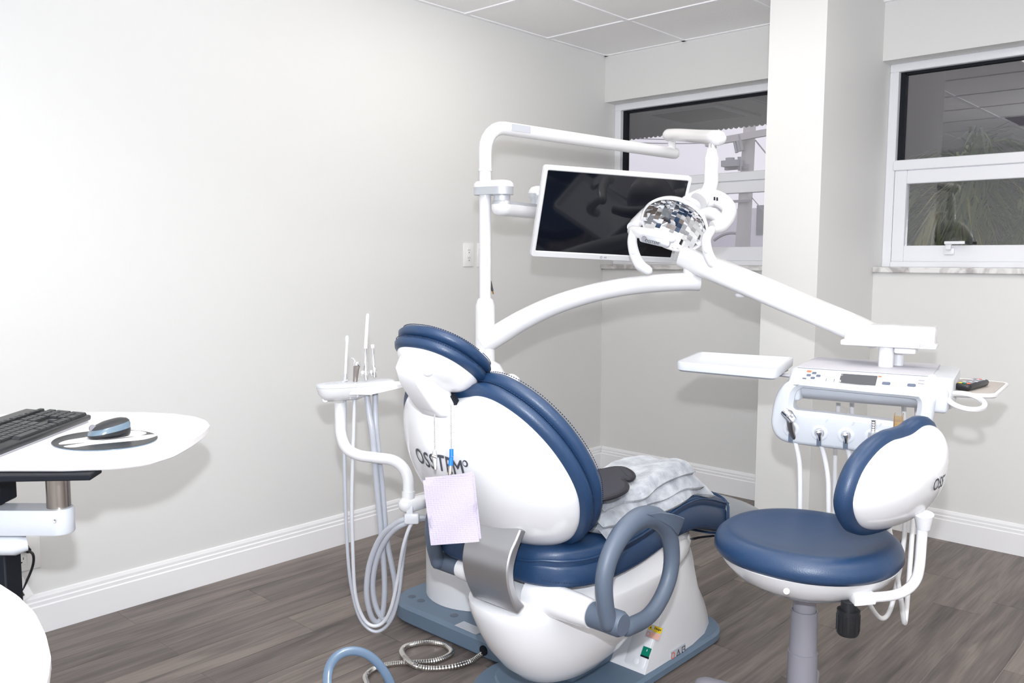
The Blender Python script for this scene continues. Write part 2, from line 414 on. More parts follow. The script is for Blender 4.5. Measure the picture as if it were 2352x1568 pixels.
def struct(name, vf, mat, label=None, parent=None, smooth=False):
    o = obj(name, vf, mat, parent, smooth)
    if parent is None: o['kind'] = 'structure'
    if label: o['label'] = label
    return o
# floor: sub floor with separate planks laid along Y
floor = struct('floor', box(XL-.1, XR+.1, YF-.1, YB+.25, -0.06, -0.0012), 'subfloor', 'grey brown wood plank floor')
PW, PL = 0.1624, 1.22
fixed = {0: 1.208, 2: 1.203, 4: 1.191, 10: 2.437, 13: 3.295}
rows = []
x = -2.865 - PW
i = 0
while x < XR:
    x0, x1 = max(x, XL-.02), min(x+PW, XR+.02)
    ph = fixed.get(i, 1.2 + (0.61 if i % 2 else 0.0) + (random.random()-.5)*0.5)
    y = ph - PL*math.ceil((ph-YF)/PL)
    while y < YB:
        y0, y1 = max(y, YF-.02), min(y+PL, YB+.02)
        if y1-y0 > .03: rows.append((x0, x1, y0, y1))
        y += PL
    x += PW; i += 1
for (x0, x1, y0, y1) in rows:
    g = 0.0008
    v, f = box(-(x1-x0)/2+g, (x1-x0)/2-g, -(y1-y0)/2+g, (y1-y0)/2-g, -0.0025, 0.0)
    p = obj('plank', (v, f), 'plank', None, False); p.location = ((x0+x1)/2, (y0+y1)/2, 0); p.parent = floor

wl = struct('wall_left', box(XL-.12, XL, YF-.12, YW+.055, -.05, ZC+.1), 'wall', 'pale grey painted left wall')
struct('wall_right', box(XR, XR+.12, YF-.12, YB+.3, -.05, ZC+.1), 'wall', 'pale grey painted right wall behind the camera')
struct('wall_front', box(XL, XR, YF-.12, YF, -.05, ZC+.1), 'wall', 'pale grey painted wall behind the camera')
WXR = 0.62                                     # right end of the second window
struct('wall_back', join(
    box(XL, CX0, YB, YB+.26, -.05, ZS-.025), box(CX1, XR, YB, YB+.26, -.05, ZS-.025),
    box(XL, XR, YB, YB+.26, ZH, ZC+.1), box(WXR, XR, YB, YB+.26, ZS-.025, ZH)), 'wall', 'pale grey back wall around both windows')
struct('wall_column', box(CX0, CX1, CY0, YB+.26, -.05, ZC+.1), 'wall', 'square pale grey column between the two windows')

# ceiling: grid bars and separate tiles
ceil = struct('ceiling', box(XL-.1, XR+.1, YF-.1, YB+.25, ZC+.045, ZC+.10), 'tile', 'white drop ceiling of square tiles')
GX = [-2.518 + .61*k for k in range(-1, 8)]; GY = [3.567 - .61*k for k in range(-1, 10)]
FILL_LIGHTS = [(1, 2), (3, 2), (3, 4), (3, 6), (5, 2), (5, 4), (5, 6), (6, 3)]
VENT = (2, 6)        # tile cells (column, row); light panels added out of frame for even ambient
for a in range(len(GX)-1):
    for b in range(len(GY)-1):
        x0, x1 = max(GX[a], XL), min(GX[a+1], XR); y1, y0 = min(GY[b], YB), max(GY[b+1], YF)
        if x1-x0 < .03 or y1-y0 < .03: continue
        if (a, b) in FILL_LIGHTS or (a, b) == VENT: continue
        t = obj('ceiling_tile', box(-(x1-x0)/2+.010, (x1-x0)/2-.010, -(y1-y0)/2+.010, (y1-y0)/2-.010, 0.004, 0.02), 'tile', None, False)
        t.location = ((x0+x1)/2, (y0+y1)/2, ZC); t.parent = ceil
for gx in GX:
    if XL < gx < XR: obj('grid_bar', box(gx-.012, gx+.012, YF, YB, ZC-.001, ZC+.03), 'tbar', ceil, False)
for gy in GY:
    if YF < gy < YB: obj('grid_bar', box(XL, XR, gy-.012, gy+.012, ZC-.0014, ZC+.03), 'tbar', ceil, False)
obj('edge_trim', join(box(XL, XL+.02, YF, YB, ZC-.001, ZC+.02), box(XL, CX0, YB-.02, YB, ZC-.001, ZC+.02), box(CX1, XR, YB-.02, YB, ZC-.001, ZC+.02)), 'tbar', ceil, False)
LN = ['above the dental lamp', 'above the instrument console', 'above the camera side of the chair', 'above the desk side of the camera', 'right of the operator stool', 'right of the camera', 'behind the camera', 'nearest the right wall']
for (a, b), ln_ in zip(FILL_LIGHTS, LN):
    lt = thing('fill_ceiling_light', 'added unseen square ceiling light panel ' + ln_, 'light', ((GX[a]+GX[a+1])/2, (GY[b]+GY[b+1])/2, ZC), 'added ceiling fill lights')
    obj('diffuser', box(GX[a]+.02, GX[a+1]-.02, GY[b+1]+.02, GY[b]-.02, ZC+.004, ZC+.012), 'panel', lt, False)
    obj('frame', box(GX[a]+.012, GX[a+1]-.012, GY[b+1]+.012, GY[b]-.012, ZC+.0125, ZC+.03), 'tbar', lt, False)

a, b = VENT
vt = thing('ceiling_vent', 'square white air vent with dark slots in the ceiling behind the camera', 'vent', ((GX[a]+GX[a+1])/2, (GY[b]+GY[b+1])/2, ZC))
obj('backing', box(GX[a]+.012, GX[a+1]-.012, GY[b+1]+.012, GY[b]-.012, ZC+.02, ZC+.03), 'dark', vt, False)
for k in range(9): obj('slat', xf(box(GX[a]+.03, GX[a+1]-.03, -.012, .012, -.002, .002), Matrix.Translation((0, GY[b+1]+.06+k*.061, ZC+.008)) @ Matrix.Rotation(.7, 4, 'X')), 'grey', vt, False)

# baseboards: tall moulded profile (thickness from the wall, height)
BP = [(0, 0), (.016, 0), (.016, .092), (.012, .096), (.0125, .108), (.0085, .112), (.009, .122), (.005, .133), (0, .135)]
def baseboard(name, a, b, nrm, label):
    a, b, nrm = Vector(a), Vector(b), Vector(nrm)
    rings = [[p + nrm*t + Vector((0, 0, h)) for t, h in BP] for p in (a, b)]
    struct(name, loft(rings), 'trim', label)
baseboard('baseboard_left', (XL, YF, 0), (XL, YB, 0), (1, 0, 0), 'white moulded baseboard along the left wall')
baseboard('baseboard_back', (XL+.016, YB, 0), (CX0, YB, 0), (0, -1, 0), 'white moulded baseboard under the window beside the column')
baseboard('baseboard_column', (CX1, CY0-.016, 0), (CX1, YB-.016, 0), (1, 0, 0), 'white moulded baseboard on the side of the column')
baseboard('baseboard_column_front', (CX0, CY0, 0), (CX1, CY0, 0), (0, -1, 0), 'white moulded baseboard on the front of the column')
baseboard('baseboard_right', (CX1, YB, 0), (XR, YB, 0), (0, -1, 0), 'white moulded baseboard under the right window')

# windows
def bar(name, x0, x1, z0, z1, y0, y1, par, mat='frame'): return obj(name, rbox(x0, x1, y0, y1, z0, z1, .003, 1), mat, par, False)
def window(name, label, x0, x1, left_gasket):
    w = thing(name, label, 'window', ((x0+x1)/2, YW, ZS)); del w['category']; w['kind'] = 'structure'
    zt = 2.128; r0, r1 = 1.675, 1.722
    # outer frame
    bar('frame_head', x0, x1, zt, ZH, YW, YW+.10, w); bar('frame_jamb', x0, x0+.040, ZS, zt, YW, YW+.10, w); bar('frame_jamb', x1-.04, x1, ZS, zt, YW, YW+.10, w)
    bar('meeting_rail', x0+.035, x1-.035, r0, r1, YW-.008, YW+.09, w); bar('frame_bottom', x0+.04, x1-.04, ZS, 1.252, YW-.006, YW+.10, w)
    # dark glazing channel round the fixed upper pane
    obj('gasket', join(box(x0+.040, x0+.064, YW+.03, YW+.06, r1, zt), box(x0+.06, x1-.04, YW+.03, YW+.06, zt-.012, zt)), 'dark', w, False)
    obj('glass_pane', box(x0+.05, x1-.04, YW+.046, YW+.050, r1, zt-.005), 'glass', w, False)
    # lower sash
    sx0, sx1 = x0+.064, x1-.07; s = .032
    bar('sash_stile', sx0-.022, sx0+s, 1.252, r0, YW+.0, YW+.05, w); bar('sash_stile', sx1-s, sx1, 1.252, r0, YW+.0, YW+.05, w)
    bar('sash_rail', sx0+s, sx1-s, 1.612, r0, YW+.002, YW+.05, w); bar('sash_rail', sx0+s, sx1-s, 1.252, 1.326, YW+.002, YW+.05, w)
    obj('glass_pane', box(sx0+s-.006, sx1-s+.006, YW+.024, YW+.028, 1.32, 1.62), 'glass', w, False)
    return w
w1 = window('window_1', 'white framed window between left wall and column with utility pole outside', XL, CX0, True)
w2 = window('window_2', 'white framed window right of the column with palm leaves outside', CX1, WXR, False)
# sills
bar('sill', XL, CX0, ZS-.025, ZS, YB-.022, YW+.02, w1, 'marble'); bar('sill', CX1+.001, WXR, ZS-.025, ZS, YB-.022, YW+.02, w2, 'marble')
# cam latch on the lower sash of the right window
lx = ay(2182, 558, YW).x; lz = 1.318
lat = obj('latch', join(rbox(lx-.022, lx+.022, YW-.012, YW+.002, lz-.034, lz-.004, .004, 2), rbox(lx-.012, lx+.012, YW-.03, YW-.01, lz-.012, lz+.018, .004, 2)), 'frame', w2)
obj('lever', rbox(lx-.014, lx+.072, YW-.042, YW-.028, lz+.012, lz+.026, .004, 2), 'frame', lat)
obj('lever_tip', rbox(lx+.072, lx+.090, YW-.040, YW-.030, lz+.013, lz+.025, .002, 1), 'black', lat)

# wall outlets
def outlet(name, c, label, decora=True, parts=True, tall=.116, wide=.072, n=1):
    t = thing(name, label, 'outlet', c)
    C = Vector(c)
    def b(nm, y0, y1, z0, z1, t0, t1, mt, r=.002, par=t): return obj(nm, rbox(C.x+t0, C.x+t1, C.y+y0, C.y+y1, C.z+z0, C.z+z1, r, 2), mt, par)
    b('cover_plate', -wide/2, wide/2, -tall/2, tall/2, 0, .006, 'outlet', .0025)
    for s in (1, -1):
        if decora:
            if s == 1: rc = b('receptacle', -.0165, .0165, -.034, .034, .005, .0075, 'outlet', .001)
        else: rc = b('receptacle', -.0165, .0165, s*.02-.0145, s*.02+.0145, .005, .0085, 'outlet', .003)
        zc = s*.019
        for q in (-.0055, .0055): b('slot', q-.001, q+.001, zc, zc+.008, .0077, .0088 if not decora else .0079, 'dark', .0002, rc)
        b('slot', -.0022, .0022, zc-.010, zc-.006, .0077, .0088 if not decora else .0079, 'dark', .0006, rc)
    return t
o1 = ax(1075, 585, XL); outlet('wall_outlet', o1, 'white rectangular outlet on left wall beside the tall white post')
o1b = ax(1107, 586, XL); outlet('wall_outlet', o1b, 'white outlet plate mostly hidden behind the tall white post')
o2 = ax(47, 1272, XL); outlet('wall_outlet', (XL, o2.y, o2.z), 'white double outlet low on left wall with black cord plugged in', False, wide=.118, tall=.118)
# ------------------------------------------------------------------ outside the windows
struct('ground', box(-60, 30, 4.4, 90, -.35, -.3), 'ground', 'grey ground outside the windows')
# porch roof over the windows: grey soffit with a scalloped front edge and a square hatch
aw = thing('porch_roof', 'dark grey porch soffit with scalloped edge above the windows outside', 'roof', (-4.5, 4.4, 2.5))
YE = 7.45
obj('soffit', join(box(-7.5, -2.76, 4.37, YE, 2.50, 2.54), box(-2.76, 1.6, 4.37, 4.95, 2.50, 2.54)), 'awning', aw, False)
n = 6*90; top = [(-7.5 + 4.74*k/n, 2.56) for k in range(n+1)]
bot = [(p[0], 2.500 - .016*abs(math.sin(PI*k/6))) for k, p in enumerate(top)]
vv = [Vector((x, y, z)) for y in (YE, YE+.006) for pts_ in (top, bot) for x, z in pts_]
m_ = n+1; ff = []
for k in range(n): ff += [(k, k+1, m_+k+1, m_+k), (2*m_+k, 3*m_+k, 3*m_+k+1, 2*m_+k+1), (m_+k, m_+k+1, 3*m_+k+1, 3*m_+k)]
obj('edge_trim', (vv, ff), 'awning', aw, False)
hc2 = az(1606, 263, 2.495); 
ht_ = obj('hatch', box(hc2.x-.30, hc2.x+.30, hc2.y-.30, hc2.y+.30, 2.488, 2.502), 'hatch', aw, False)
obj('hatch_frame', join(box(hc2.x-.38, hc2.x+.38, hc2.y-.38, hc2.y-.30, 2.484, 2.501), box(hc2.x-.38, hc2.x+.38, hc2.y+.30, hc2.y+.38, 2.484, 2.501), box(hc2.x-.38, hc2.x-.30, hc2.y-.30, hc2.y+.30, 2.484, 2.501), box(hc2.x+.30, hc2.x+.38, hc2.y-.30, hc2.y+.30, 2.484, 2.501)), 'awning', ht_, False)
# utility pole
PY = 16.0
pt = ay(1722, 294, PY); pb = ay(1706, 560, PY)
up = thing('utility_pole', 'grey wooden utility pole with crossarm seen through window beside the column', 'pole', (pb.x, PY, -.3))
obj('pole', tube([(pb.x-.06, PY, -.3), (pt.x, PY, pt.z+.1)], [.17, .12], 14), 'polewood', up)
def bx(c, d, w, h, L): # bar centred at c along d
    d = Vector(d).normalized(); s = Vector((0, 0, 1)).cross(d).normalized(); u = d.cross(s)
    return xf(box(-L/2, L/2, -w/2, w/2, -h/2, h/2), fr(c, d, s, u))
ca = ay(1718, 312, PY-.2); armd = (1, .15, .10)
obj('crossarm', bx(ca, armd, .11, .13, 1.75), 'polewood', up, False)
for k, (px, py) in enumerate([(1690, 325), (1697, 322), (1703, 320)]):
    c = ay(px, py, PY-.25)
    obj('insulator', tube([c+Vector((-.05, 0, .10)), c+Vector((.03, 0, -.22))], .035, 8), 'wire', up)
tf = ay(1682, 376, PY-.3)
tr = obj('transformer', join(bx(tf, (1, 0, 0), .3, .12, .34), cyl(tf+Vector((-.05, 0, -.05)), tf+Vector((-.05, 0, .12)), .09, 12)), 'wire', up)
obj('bracket', bx(ay(1692, 384, PY-.15), (1, 0, 0), .08, .09, .5), 'wire', up, False)
for px in (1696, 1700): obj('fuse_tube', cyl(ay(px, 360, PY-.3), ay(px+1, 392, PY-.3), .02, 8), 'wire', up)
for py in (440, 462): obj('wire_hook', bx(ay(1697, py, PY-.15), (1, 0, 0), .06, .05, .5), 'wire', up, False)
def wire(a, b, sag, r, label):
    pts = [a.lerp(b, t/10) - Vector((0, 0, sag*4*(t/10)*(1-t/10))) for t in range(11)]
    tag(obj('power_line', tube(pts, r, 6), 'wire'), label, 'wire', 'overhead wires outside')
wire(ay(1380, 312, PY), ay(1690, 318, PY), .05, .010, 'thin upper overhead wire left of the utility pole')
wire(ay(1380, 322, PY), ay(1690, 326, PY), .05, .010, 'thin second overhead wire left of the utility pole')
wire(ay(1735, 322, PY), ay(1790, 390, PY), 0, .014, 'slanting guy wire right of the utility pole top')
wire(ay(1724, 450, PY), ay(1775, 510, PY), 0, .010, 'thin slanting wire right of the lower pole')
wire(ay(1715, 545, PY), ay(1640, 552, PY), -.12, .03, 'thick bundled cable below the pole hooks')
# pale building far behind the pole
fb = thing('far_building', 'pale plastered building far behind the utility pole', 'building', (-17, 30, -.3))
fc = ay(1725, 478, 30)
obj('wall', box(fc.x-14, fc.x+1.2, 30, 36, -.3, fc.z), 'farwall', fb, False)
wc = ay(1752, 505, 29.98); obj('window', box(wc.x-.25, wc.x+.3, 29.96, 30.0, wc.z-.55, wc.z+.55), 'farwin', fb, False)
# neighbouring dark wall behind the palm at the right window
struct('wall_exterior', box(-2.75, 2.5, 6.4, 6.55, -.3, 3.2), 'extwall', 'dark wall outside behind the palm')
# palms: arching fronds of narrow leaflets, each frond a part
def palm(loc, nf, zo, label, seed, reach):
    rnd = random.Random(seed); L = Vector(loc)
    p = thing('palm_plant', label, 'plant', loc, 'palms outside the right window')
    obj('stem', tube([L, L+Vector((.02, .02, zo*.5)), L+Vector((0, 0, zo-loc[2]))], [.05, .045, .03], 10), 'leaf3', p)
    for k in range(nf):
        a = 2*PI*k/nf + rnd.uniform(-.3, .3); rise = rnd.uniform(.55, 1.35); ln = rnd.uniform(.65, 1.0)*reach*(1-.42*abs(math.sin(a)))
        base = L + Vector((0, 0, zo-loc[2]-rnd.uniform(.0, .45))); d = Vector((math.cos(a), math.sin(a), 0)); sp = []
        for t in range(9):
            s = t/8; sp.append(base + d*(ln*s) + Vector((0, 0, reach*(rise*s - (rise+.65)*s*s*.8))))
        V, F = [], []
        def leaf(p0, dr, l, w):
            dr = dr.normalized(); sd = dr.cross(Vector((0, 0, 1)))
            if sd.length < .01: sd = Vector((1, 0, 0))
            sd.normalize(); n0 = len(V); mid = p0 + dr*l*.5 + Vector((0, 0, -l*.06)); tip = p0 + dr*l + Vector((0, 0, -l*.42))
            V.extend([p0-sd*w*.4, p0+sd*w*.4, mid-sd*w, mid+sd*w, tip])
            F.extend([(n0, n0+1, n0+3, n0+2), (n0+2, n0+3, n0+4)])
        for t in range(1, 30):
            s = t/30*8; i = min(7, int(s)); q = sp[i].lerp(sp[i+1], s-i); tg = (sp[i+1]-sp[i]).normalized()
            sd = tg.cross(Vector((0, 0, 1)))
            sd = sd.normalized() if sd.length > .05 else Vector((-d.y, d.x, 0)); l = .36*math.sin(PI*min(1, (t/30)*.85+.15))
            for sgn in (-1, 1): leaf(q, sd*sgn*rnd.uniform(.35, .8) + tg*1.0 + Vector((0, 0, rnd.uniform(-.4, .1))), l*rnd.uniform(.8, 1.15), .0075)
        fr_ = obj('frond', (V, F), rnd.choice(['leaf', 'leaf', 'leaf2', 'leaf3']), p, False); fr_['kind'] = 'stuff'
        obj('rib', tube(sp, [.008-.0008*t for t in range(9)], 6), 'leaf', fr_)
palm((-1.42, 5.34, -.3), 26, 1.86, 'tall green palm with arching fronds close outside the right window', 3, .62)
palm((-2.02, 5.42, -.3), 18, 1.60, 'lower green palm left of the tall one outside the right window', 5, .5)
palm((-.80, 5.34, -.3), 22, 1.84, 'green palm furthest right outside the right window', 9, .62)
# ------------------------------------------------------------------ dental chair
XC = -1.52
chair = thing('dental_chair', 'white dental chair with navy leather cushions and slate blue base', 'dental chair', (XC, 1.95, 0))
X1, Z1 = Vector((1, 0, 0)), Vector((0, 0, 1))
# base plates
bp_ = obj('base_plate', extrude(rrect(.382, .87, .14, 8, XC, 2.135), [(.01, .0), (0, .008), (0, .027), (.008, .035)], Matrix()), 'base', chair)
disc = [(XC+.215*math.cos(2*PI*k/48), 1.80+.215*math.sin(2*PI*k/48)) for k in range(48)]
obj('foot_disc', extrude(disc, [(.008, 0), (0, .008), (0, .020), (.010, .029)], Matrix()), 'base', chair)
bxo = obj('junction_box', extrude(rrect(.66, .52, .12, 8, -2.31+.33, 1.84+.26), [(.012, 0), (0, .012), (0, .056), (.012, .068)], Matrix()), 'base', chair)
for px, py in ((946, 1369), (967, 1378.5), (1043, 1412)):
    c = az(px, py, .069); obj('plug', lathe([(.0145, .066), (.0145, .0685), (.012, .070), (0, .070)], 20, Matrix.Translation((c.x, c.y, 0))), 'arm', bxo)
c = az(1075, 1443, .0685); obj('rating_label', box(c.x-.05, c.x+.05, c.y-.012, c.y+.03, .067, .0688), 'greysticker', bxo, False)
# pedestal hump behind the lower shell: sloped panel to the rear, rounded towards the foot end
rings = []
for yb, sh, hw, ht, rr in ((2.045, .68, .176, .385, .5), (2.09, .58, .178, .40, .5), (2.19, .40, .178, .39, .55), (2.32, .18, .174, .355, .6), (2.42, -.05, .160, .28, .7), (2.50, -.2, .130, .18, .85), (2.545, -.3, .090, .09, 1)):
    ring = []
    for k in range(25):
        a = PI*k/24; cx_, sz = math.cos(a), math.sin(a); e = 2/(3.4 if rr < .65 else 2.4)
        xx = hw*math.copysign(abs(cx_)**e, cx_); zz = ht*abs(sz)**e
        xx *= 1 - .10*(zz/.37)
        ring.append(Vector((XC+xx, yb + sh*zz, .032+zz)))
    rings.append(ring)
hump = obj('pedestal_cover', loft(rings), 'white2', chair, angle=50)
# sloped rear panel with power switch and stickers; local frame on the slope (u along X, v up the slope)
sv = Vector((0, .68, 1)).normalized(); sn = Vector((0, -sv.z, sv.y))
def slope(u, v, h=0.0): return Vector((XC+u, 2.045, .032)) + sv*v + sn*h
def slope_px(px, py): p = apl(px, py, slope(0, 0), sn) - slope(0, 0); return p.x, p.dot(sv)
swp = obj('switch_panel', extrude(rrect(.070, .22, .010, 4, .130, .125), [(0, -.004), (0, .0010), (.002, .002)], fr(slope(0, 0), X1, sv, sn)), 'white2', hump)
def slope_item(nm, uv, w, h, t, mt, par, du=0.0, dv=0.0): return obj(nm, xf(box(-w/2, w/2, -h/2, h/2, 0, t), fr(slope(uv[0]+du, uv[1]+dv, .002), X1, sv, sn)), mt, par, False)
q_ = slope_px(1486, 1497); sw = slope_item('power_switch', q_, .026, .026, .006, 'green', hump)
slope_item('switch_frame', q_, .028, .005, .004, 'dark', sw, 0, -.0155); slope_item('switch_mark', q_, .002, .006, .0065, 'white2', sw, .003, .004)
q_ = slope_px(1461, 1518); obj('screw_cover', lathe([(.010, 0), (.010, .001), (.008, .002), (0, .002)], 24, fr(slope(q_[0], q_[1], .002), X1, sv, sn)), 'white2', hump)
q_ = slope_px(1503, 1452); st = slope_item('warning_sticker', q_, .050, .040, .0006, 'greysticker', hump)
slope_item('yellow_field', q_, .028, .018, .001, 'yellow', st, .010, .010); slope_item('peach_field', q_, .033, .017, .001, 'peach', st, .007, -.010)
obj('warning_text', xf(text('Danger', .0085, .0002), fr(slope(q_[0]+.010, q_[1]+.012, .0036), X1, sv, sn)), 'black', st, False)
obj('warning_triangle', xf(([(0, .009, 0), (-.009, -.007, 0), (.009, -.007, 0)], [(0, 1, 2)]), fr(slope(q_[0]-.015, q_[1]+.010, .0032), X1, sv, sn)), 'yellow', st, False)
obj('warning_bolt', xf(([(0, .005, 0), (-.0025, -.001, 0), (.0005, -.001, 0), (-.001, -.006, 0), (.003, .0015, 0), (.001, .0015, 0)], [(0, 1, 2, 3, 4, 5)]), fr(slope(q_[0]-.015, q_[1]+.009, .0038), X1, sv, sn)), 'black', st, False)
obj('no_entry_ring', xf(annulus(0, 0, .007, .0055, 20), fr(slope(q_[0]-.016, q_[1]-.010, .0034), X1, sv, sn)), 'red', st, False)
# symbol strip on the right flank
Yv, Xn = Vector((0, 1, 0)), Vector((1, 0, 0))
def flank(px, py): p = ax(px, py, XC+.1785); return p
c0 = flank(1557, 1497)
sy = obj('symbol_strip', xf(box(-.042, .042, -.014, .014, -.003, .0012), fr(c0, Yv, Z1, Xn)), 'greysticker', hump, False)
obj('no_entry_ring', xf(annulus(-.031, 0, .011, .008, 20), fr(c0+Xn*.002, Yv, Z1, Xn)), 'red', sy, False)
obj('warning_triangle', xf(join(([(0, .011, 0), (-.012, -.010, 0), (-.008, -.008, 0), (0, .006, 0)], [(0, 1, 2, 3)]), ([(0, .011, 0), (0, .006, 0), (.008, -.008, 0), (.012, -.010, 0)], [(0, 1, 2, 3)]), ([(-.012, -.010, 0), (.012, -.010, 0), (.008, -.0075, 0), (-.008, -.0075, 0)], [(0, 1, 2, 3)]), ([(-.001, .003, 0), (-.001, -.004, 0), (.001, -.004, 0), (.001, .003, 0)], [(0, 1, 2, 3)])), fr(c0+Xn*.002, Yv, Z1, Xn)), 'black', sy, False)
obj('manual_symbol', xf(join(box(.021, .0225, -.009, .009, 0, .001), box(.0375, .039, -.009, .009, 0, .001), box(.021, .039, .0075, .009, 0, .001), box(.021, .028, -.009, -.0075, 0, .001), box(.029, .035, -.002, .0, 0, .001)), fr(c0+Xn*.0015, Yv, Z1, Xn)), 'black', sy, False)

# lower shell: rounded hull under the seat
rings = []
XH = -1.45
for z, yr, yf, a, e in ((.112, 1.71, 1.78, .012, 2), (.118, 1.68, 1.86, .052, 2.1), (.14, 1.635, 1.95, .095, 2.2), (.18, 1.585, 2.03, .130, 2.2), (.235, 1.540, 2.12, .156, 2.3), (.29, 1.507, 2.20, .173, 2.3), (.345, 1.482, 2.28, .183, 2.35), (.371, 1.475, 2.33, .186, 2.4), (.379, 1.476, 2.335, .185, 2.4), (.398, 1.545, 2.34, .176, 2.5), (.43, 1.62, 2.32, .165, 2.5), (.46, 1.66, 2.30, .16, 2.5)):
    rings.append([Vector((XH+p[0], (yr+yf)/2+p[1], z)) for p in sellipse(a, (yf-yr)/2, e, 56)])
obj('lower_shell', loft(rings), 'white', chair, angle=35)
obj('lift_column', rbox(XC-.06, XC+.05, 1.86, 2.10, .032, .30, .01, 2), 'base', chair)

# seat and leg rest, two stacked cushions: (Y, half width, bottom, groove, top)
SP = [(1.546, .07, .462, .490, .510), (1.555, .14, .447, .493, .525), (1.567, .18, .440, .500, .540), (1.60, .225, .434, .500, .552), (1.66, .255, .428, .498, .551), (1.75, .268, .424, .500, .548), (1.88, .268, .428, .508, .552), (2.00, .262, .440, .525, .568), (2.10, .258, .450, .540, .580), (2.20, .252, .446, .538, .578), (2.29, .247, .425, .517, .558), (2.36, .243, .402, .494, .533), (2.405, .241, .388, .480, .517)]
def seat_section(y, hw, z0, z1, dip=0.0, e=5.0, n=44):
    out = []
    for j in range(n):
        t = 2*PI*j/n; c, s = math.cos(t), math.sin(t)
        xx = hw*math.copysign(abs(c)**(2/e), c); zz = math.copysign(abs(s)**(2/e), s)
        z = (z0+z1)/2 + zz*(z1-z0)/2
        if zz > 0: z -= dip*(1-(xx/hw)**2)*zz
        out.append(Vector((XC+xx, y, z)))
    return out
def dense(SP, k=4):
    out = catmull([Vector((s[0], s[1], s[2])) for s in SP], k); o2 = catmull([Vector((s[3], s[4], 0)) for s in SP], k)
    return [(a.x, a.y, a.z, b.x, b.y) for a, b in zip(out, o2)]
DS = dense(SP)
obj('seat_cushion', loft([seat_section(y, hw, zb, zg+.006, 0, 6) for y, hw, zb, zg, zt in DS]), 'blue', chair, angle=60)
up_ = obj('seat_top_cushion', loft([seat_section(y, hw-.004, zg-.030, zt, .012, 3.6) for y, hw, zb, zg, zt in DS]), 'blue', chair, angle=60)
def seat_edge(i, off=.0): y, hw, zb, zg, zt = DS[i]; return Vector((XC+hw-.0015+off, y, zg+.012))
obj('piping', tube([seat_edge(i) for i in range(2, len(DS))], .0035, 8), 'blue', up_)
for ys in (1.88, 2.17):
    k = min(range(len(DS)), key=lambda i: abs(DS[i][0]-ys)); sec = seat_section(DS[k][0], DS[k][1]-.003, DS[k][3]-.010, DS[k][4]+.001, .012, 3.6)
    obj('seam', tube(sec[1:22], .0016, 6), 'stitch', up_)
def stitches(path, r=.0011, ln=.004, gap=.007):
    """a row of separate short stitches along a path, one mesh"""
    P = [Vector(p) for p in path]; out = []; acc = 0.0
    for a, b in zip(P[:-1], P[1:]):
        L = (b-a).length; d = (b-a).normalized() if L > 1e-6 else X1
        while acc < L:
            p = a + d*acc; out.append(tube([p, p+d*ln], r, 4)); acc += gap
        acc -= L
    return join(*out)
tag(obj('stitching', stitches([Vector((XC+DS[i][1]+.0005, DS[i][0], DS[i][2]+.022)) for i in range(8, len(DS)-2)]), 'stitch', up_, False), kind='stuff')
# grey protective cover over the foot end
FP = [(2.395, .246, .383, .522), (2.42, .247, .374, .515), (2.53, .240, .350, .479), (2.66, .225, .323, .435), (2.75, .19, .313, .400), (2.79, .13, .323, .375)]
obj('leg_cover', loft([seat_section(y, hw, a, b, .0, 3.2) for y, hw, a, b in FP]), 'legcover', chair, angle=60)
obj('cover_piping', tube([p + Vector((0, -.002, 0)) for p in seat_section(2.395, .2475, .382, .524, 0, 4.5)], .004, 8, closed=True), 'blue', chair)
kx = ax(1600, 1238, -1.30)
obj('leg_strap', tube([ax(1590, 1238, -1.29), ax(1605, 1234, -1.30), ax(1640, 1230, -1.31), ax(1670, 1232, -1.32)], .005, 8, flat=(.5, 1.6)), 'black', chair)

# backrest: reclined plane, u across, v up the back, h towards the patient
TH = math.radians(29)
BO = Vector((XC+.024, 1.655, .500)); BV = Vector((0, -math.sin(TH), math.cos(TH))); BN = Vector((0, math.cos(TH), math.sin(TH)))
def back(u, v, h): return BO + X1*u + BV*v + BN*(h + .012*math.sin(PI*min(1, max(0, v/.5))))
half = [(0, .0), (.08, .004), (.145, .018), (.20, .052), (.238, .105), (.262, .17), (.270, .23), (.262, .30), (.240, .37), (.205, .43), (.165, .470), (.125, .492), (.085, .497), (.045, .487), (0, .477)]
half = [(u*1.03, .026+v*.952) for u, v in half]
outl = half + [(-u, v) for u, v in half[-2:0:-1]]
outl = smooth2(outl, 4)
def dome(B): return lambda s: -B*(1-s**2.1)**.72
fill = tuple(math.cos(k/22*PI/2)**.6 for k in range(1, 22))
obj('back_shell', pad(outl, [(.010, .004), (0, .002), (0, -.004)], back, fill, dome(.128), bottom=False), 'white', chair, angle=60)
bc = obj('back_cushion', pad(outl, [(.02, -.004), (.004, -.002), (-.014, .004), (-.022, .016), (-.020, .028), (-.006, .037), (.01, .038)], back, (.8, .5, .2)), 'blue', chair, angle=60)
bc2 = obj('back_top_cushion', pad(outl, [(.02, .034), (-.004, .037), (-.020, .043), (-.026, .056), (-.020, .069), (-.006, .079), (.014, .084)], back, (.85, .65, .45, .25, .1), lambda s: -.014*(1-s)), 'blue', chair, angle=60)
for par, ins, h in ((bc, -.021, .030), (bc2, -.016, .076)):
    row = [back(p[0], p[1], h) for p in offset2(outl, ins-.001)]
    tag(obj('stitching', stitches(row), 'stitch', par, False), kind='stuff')
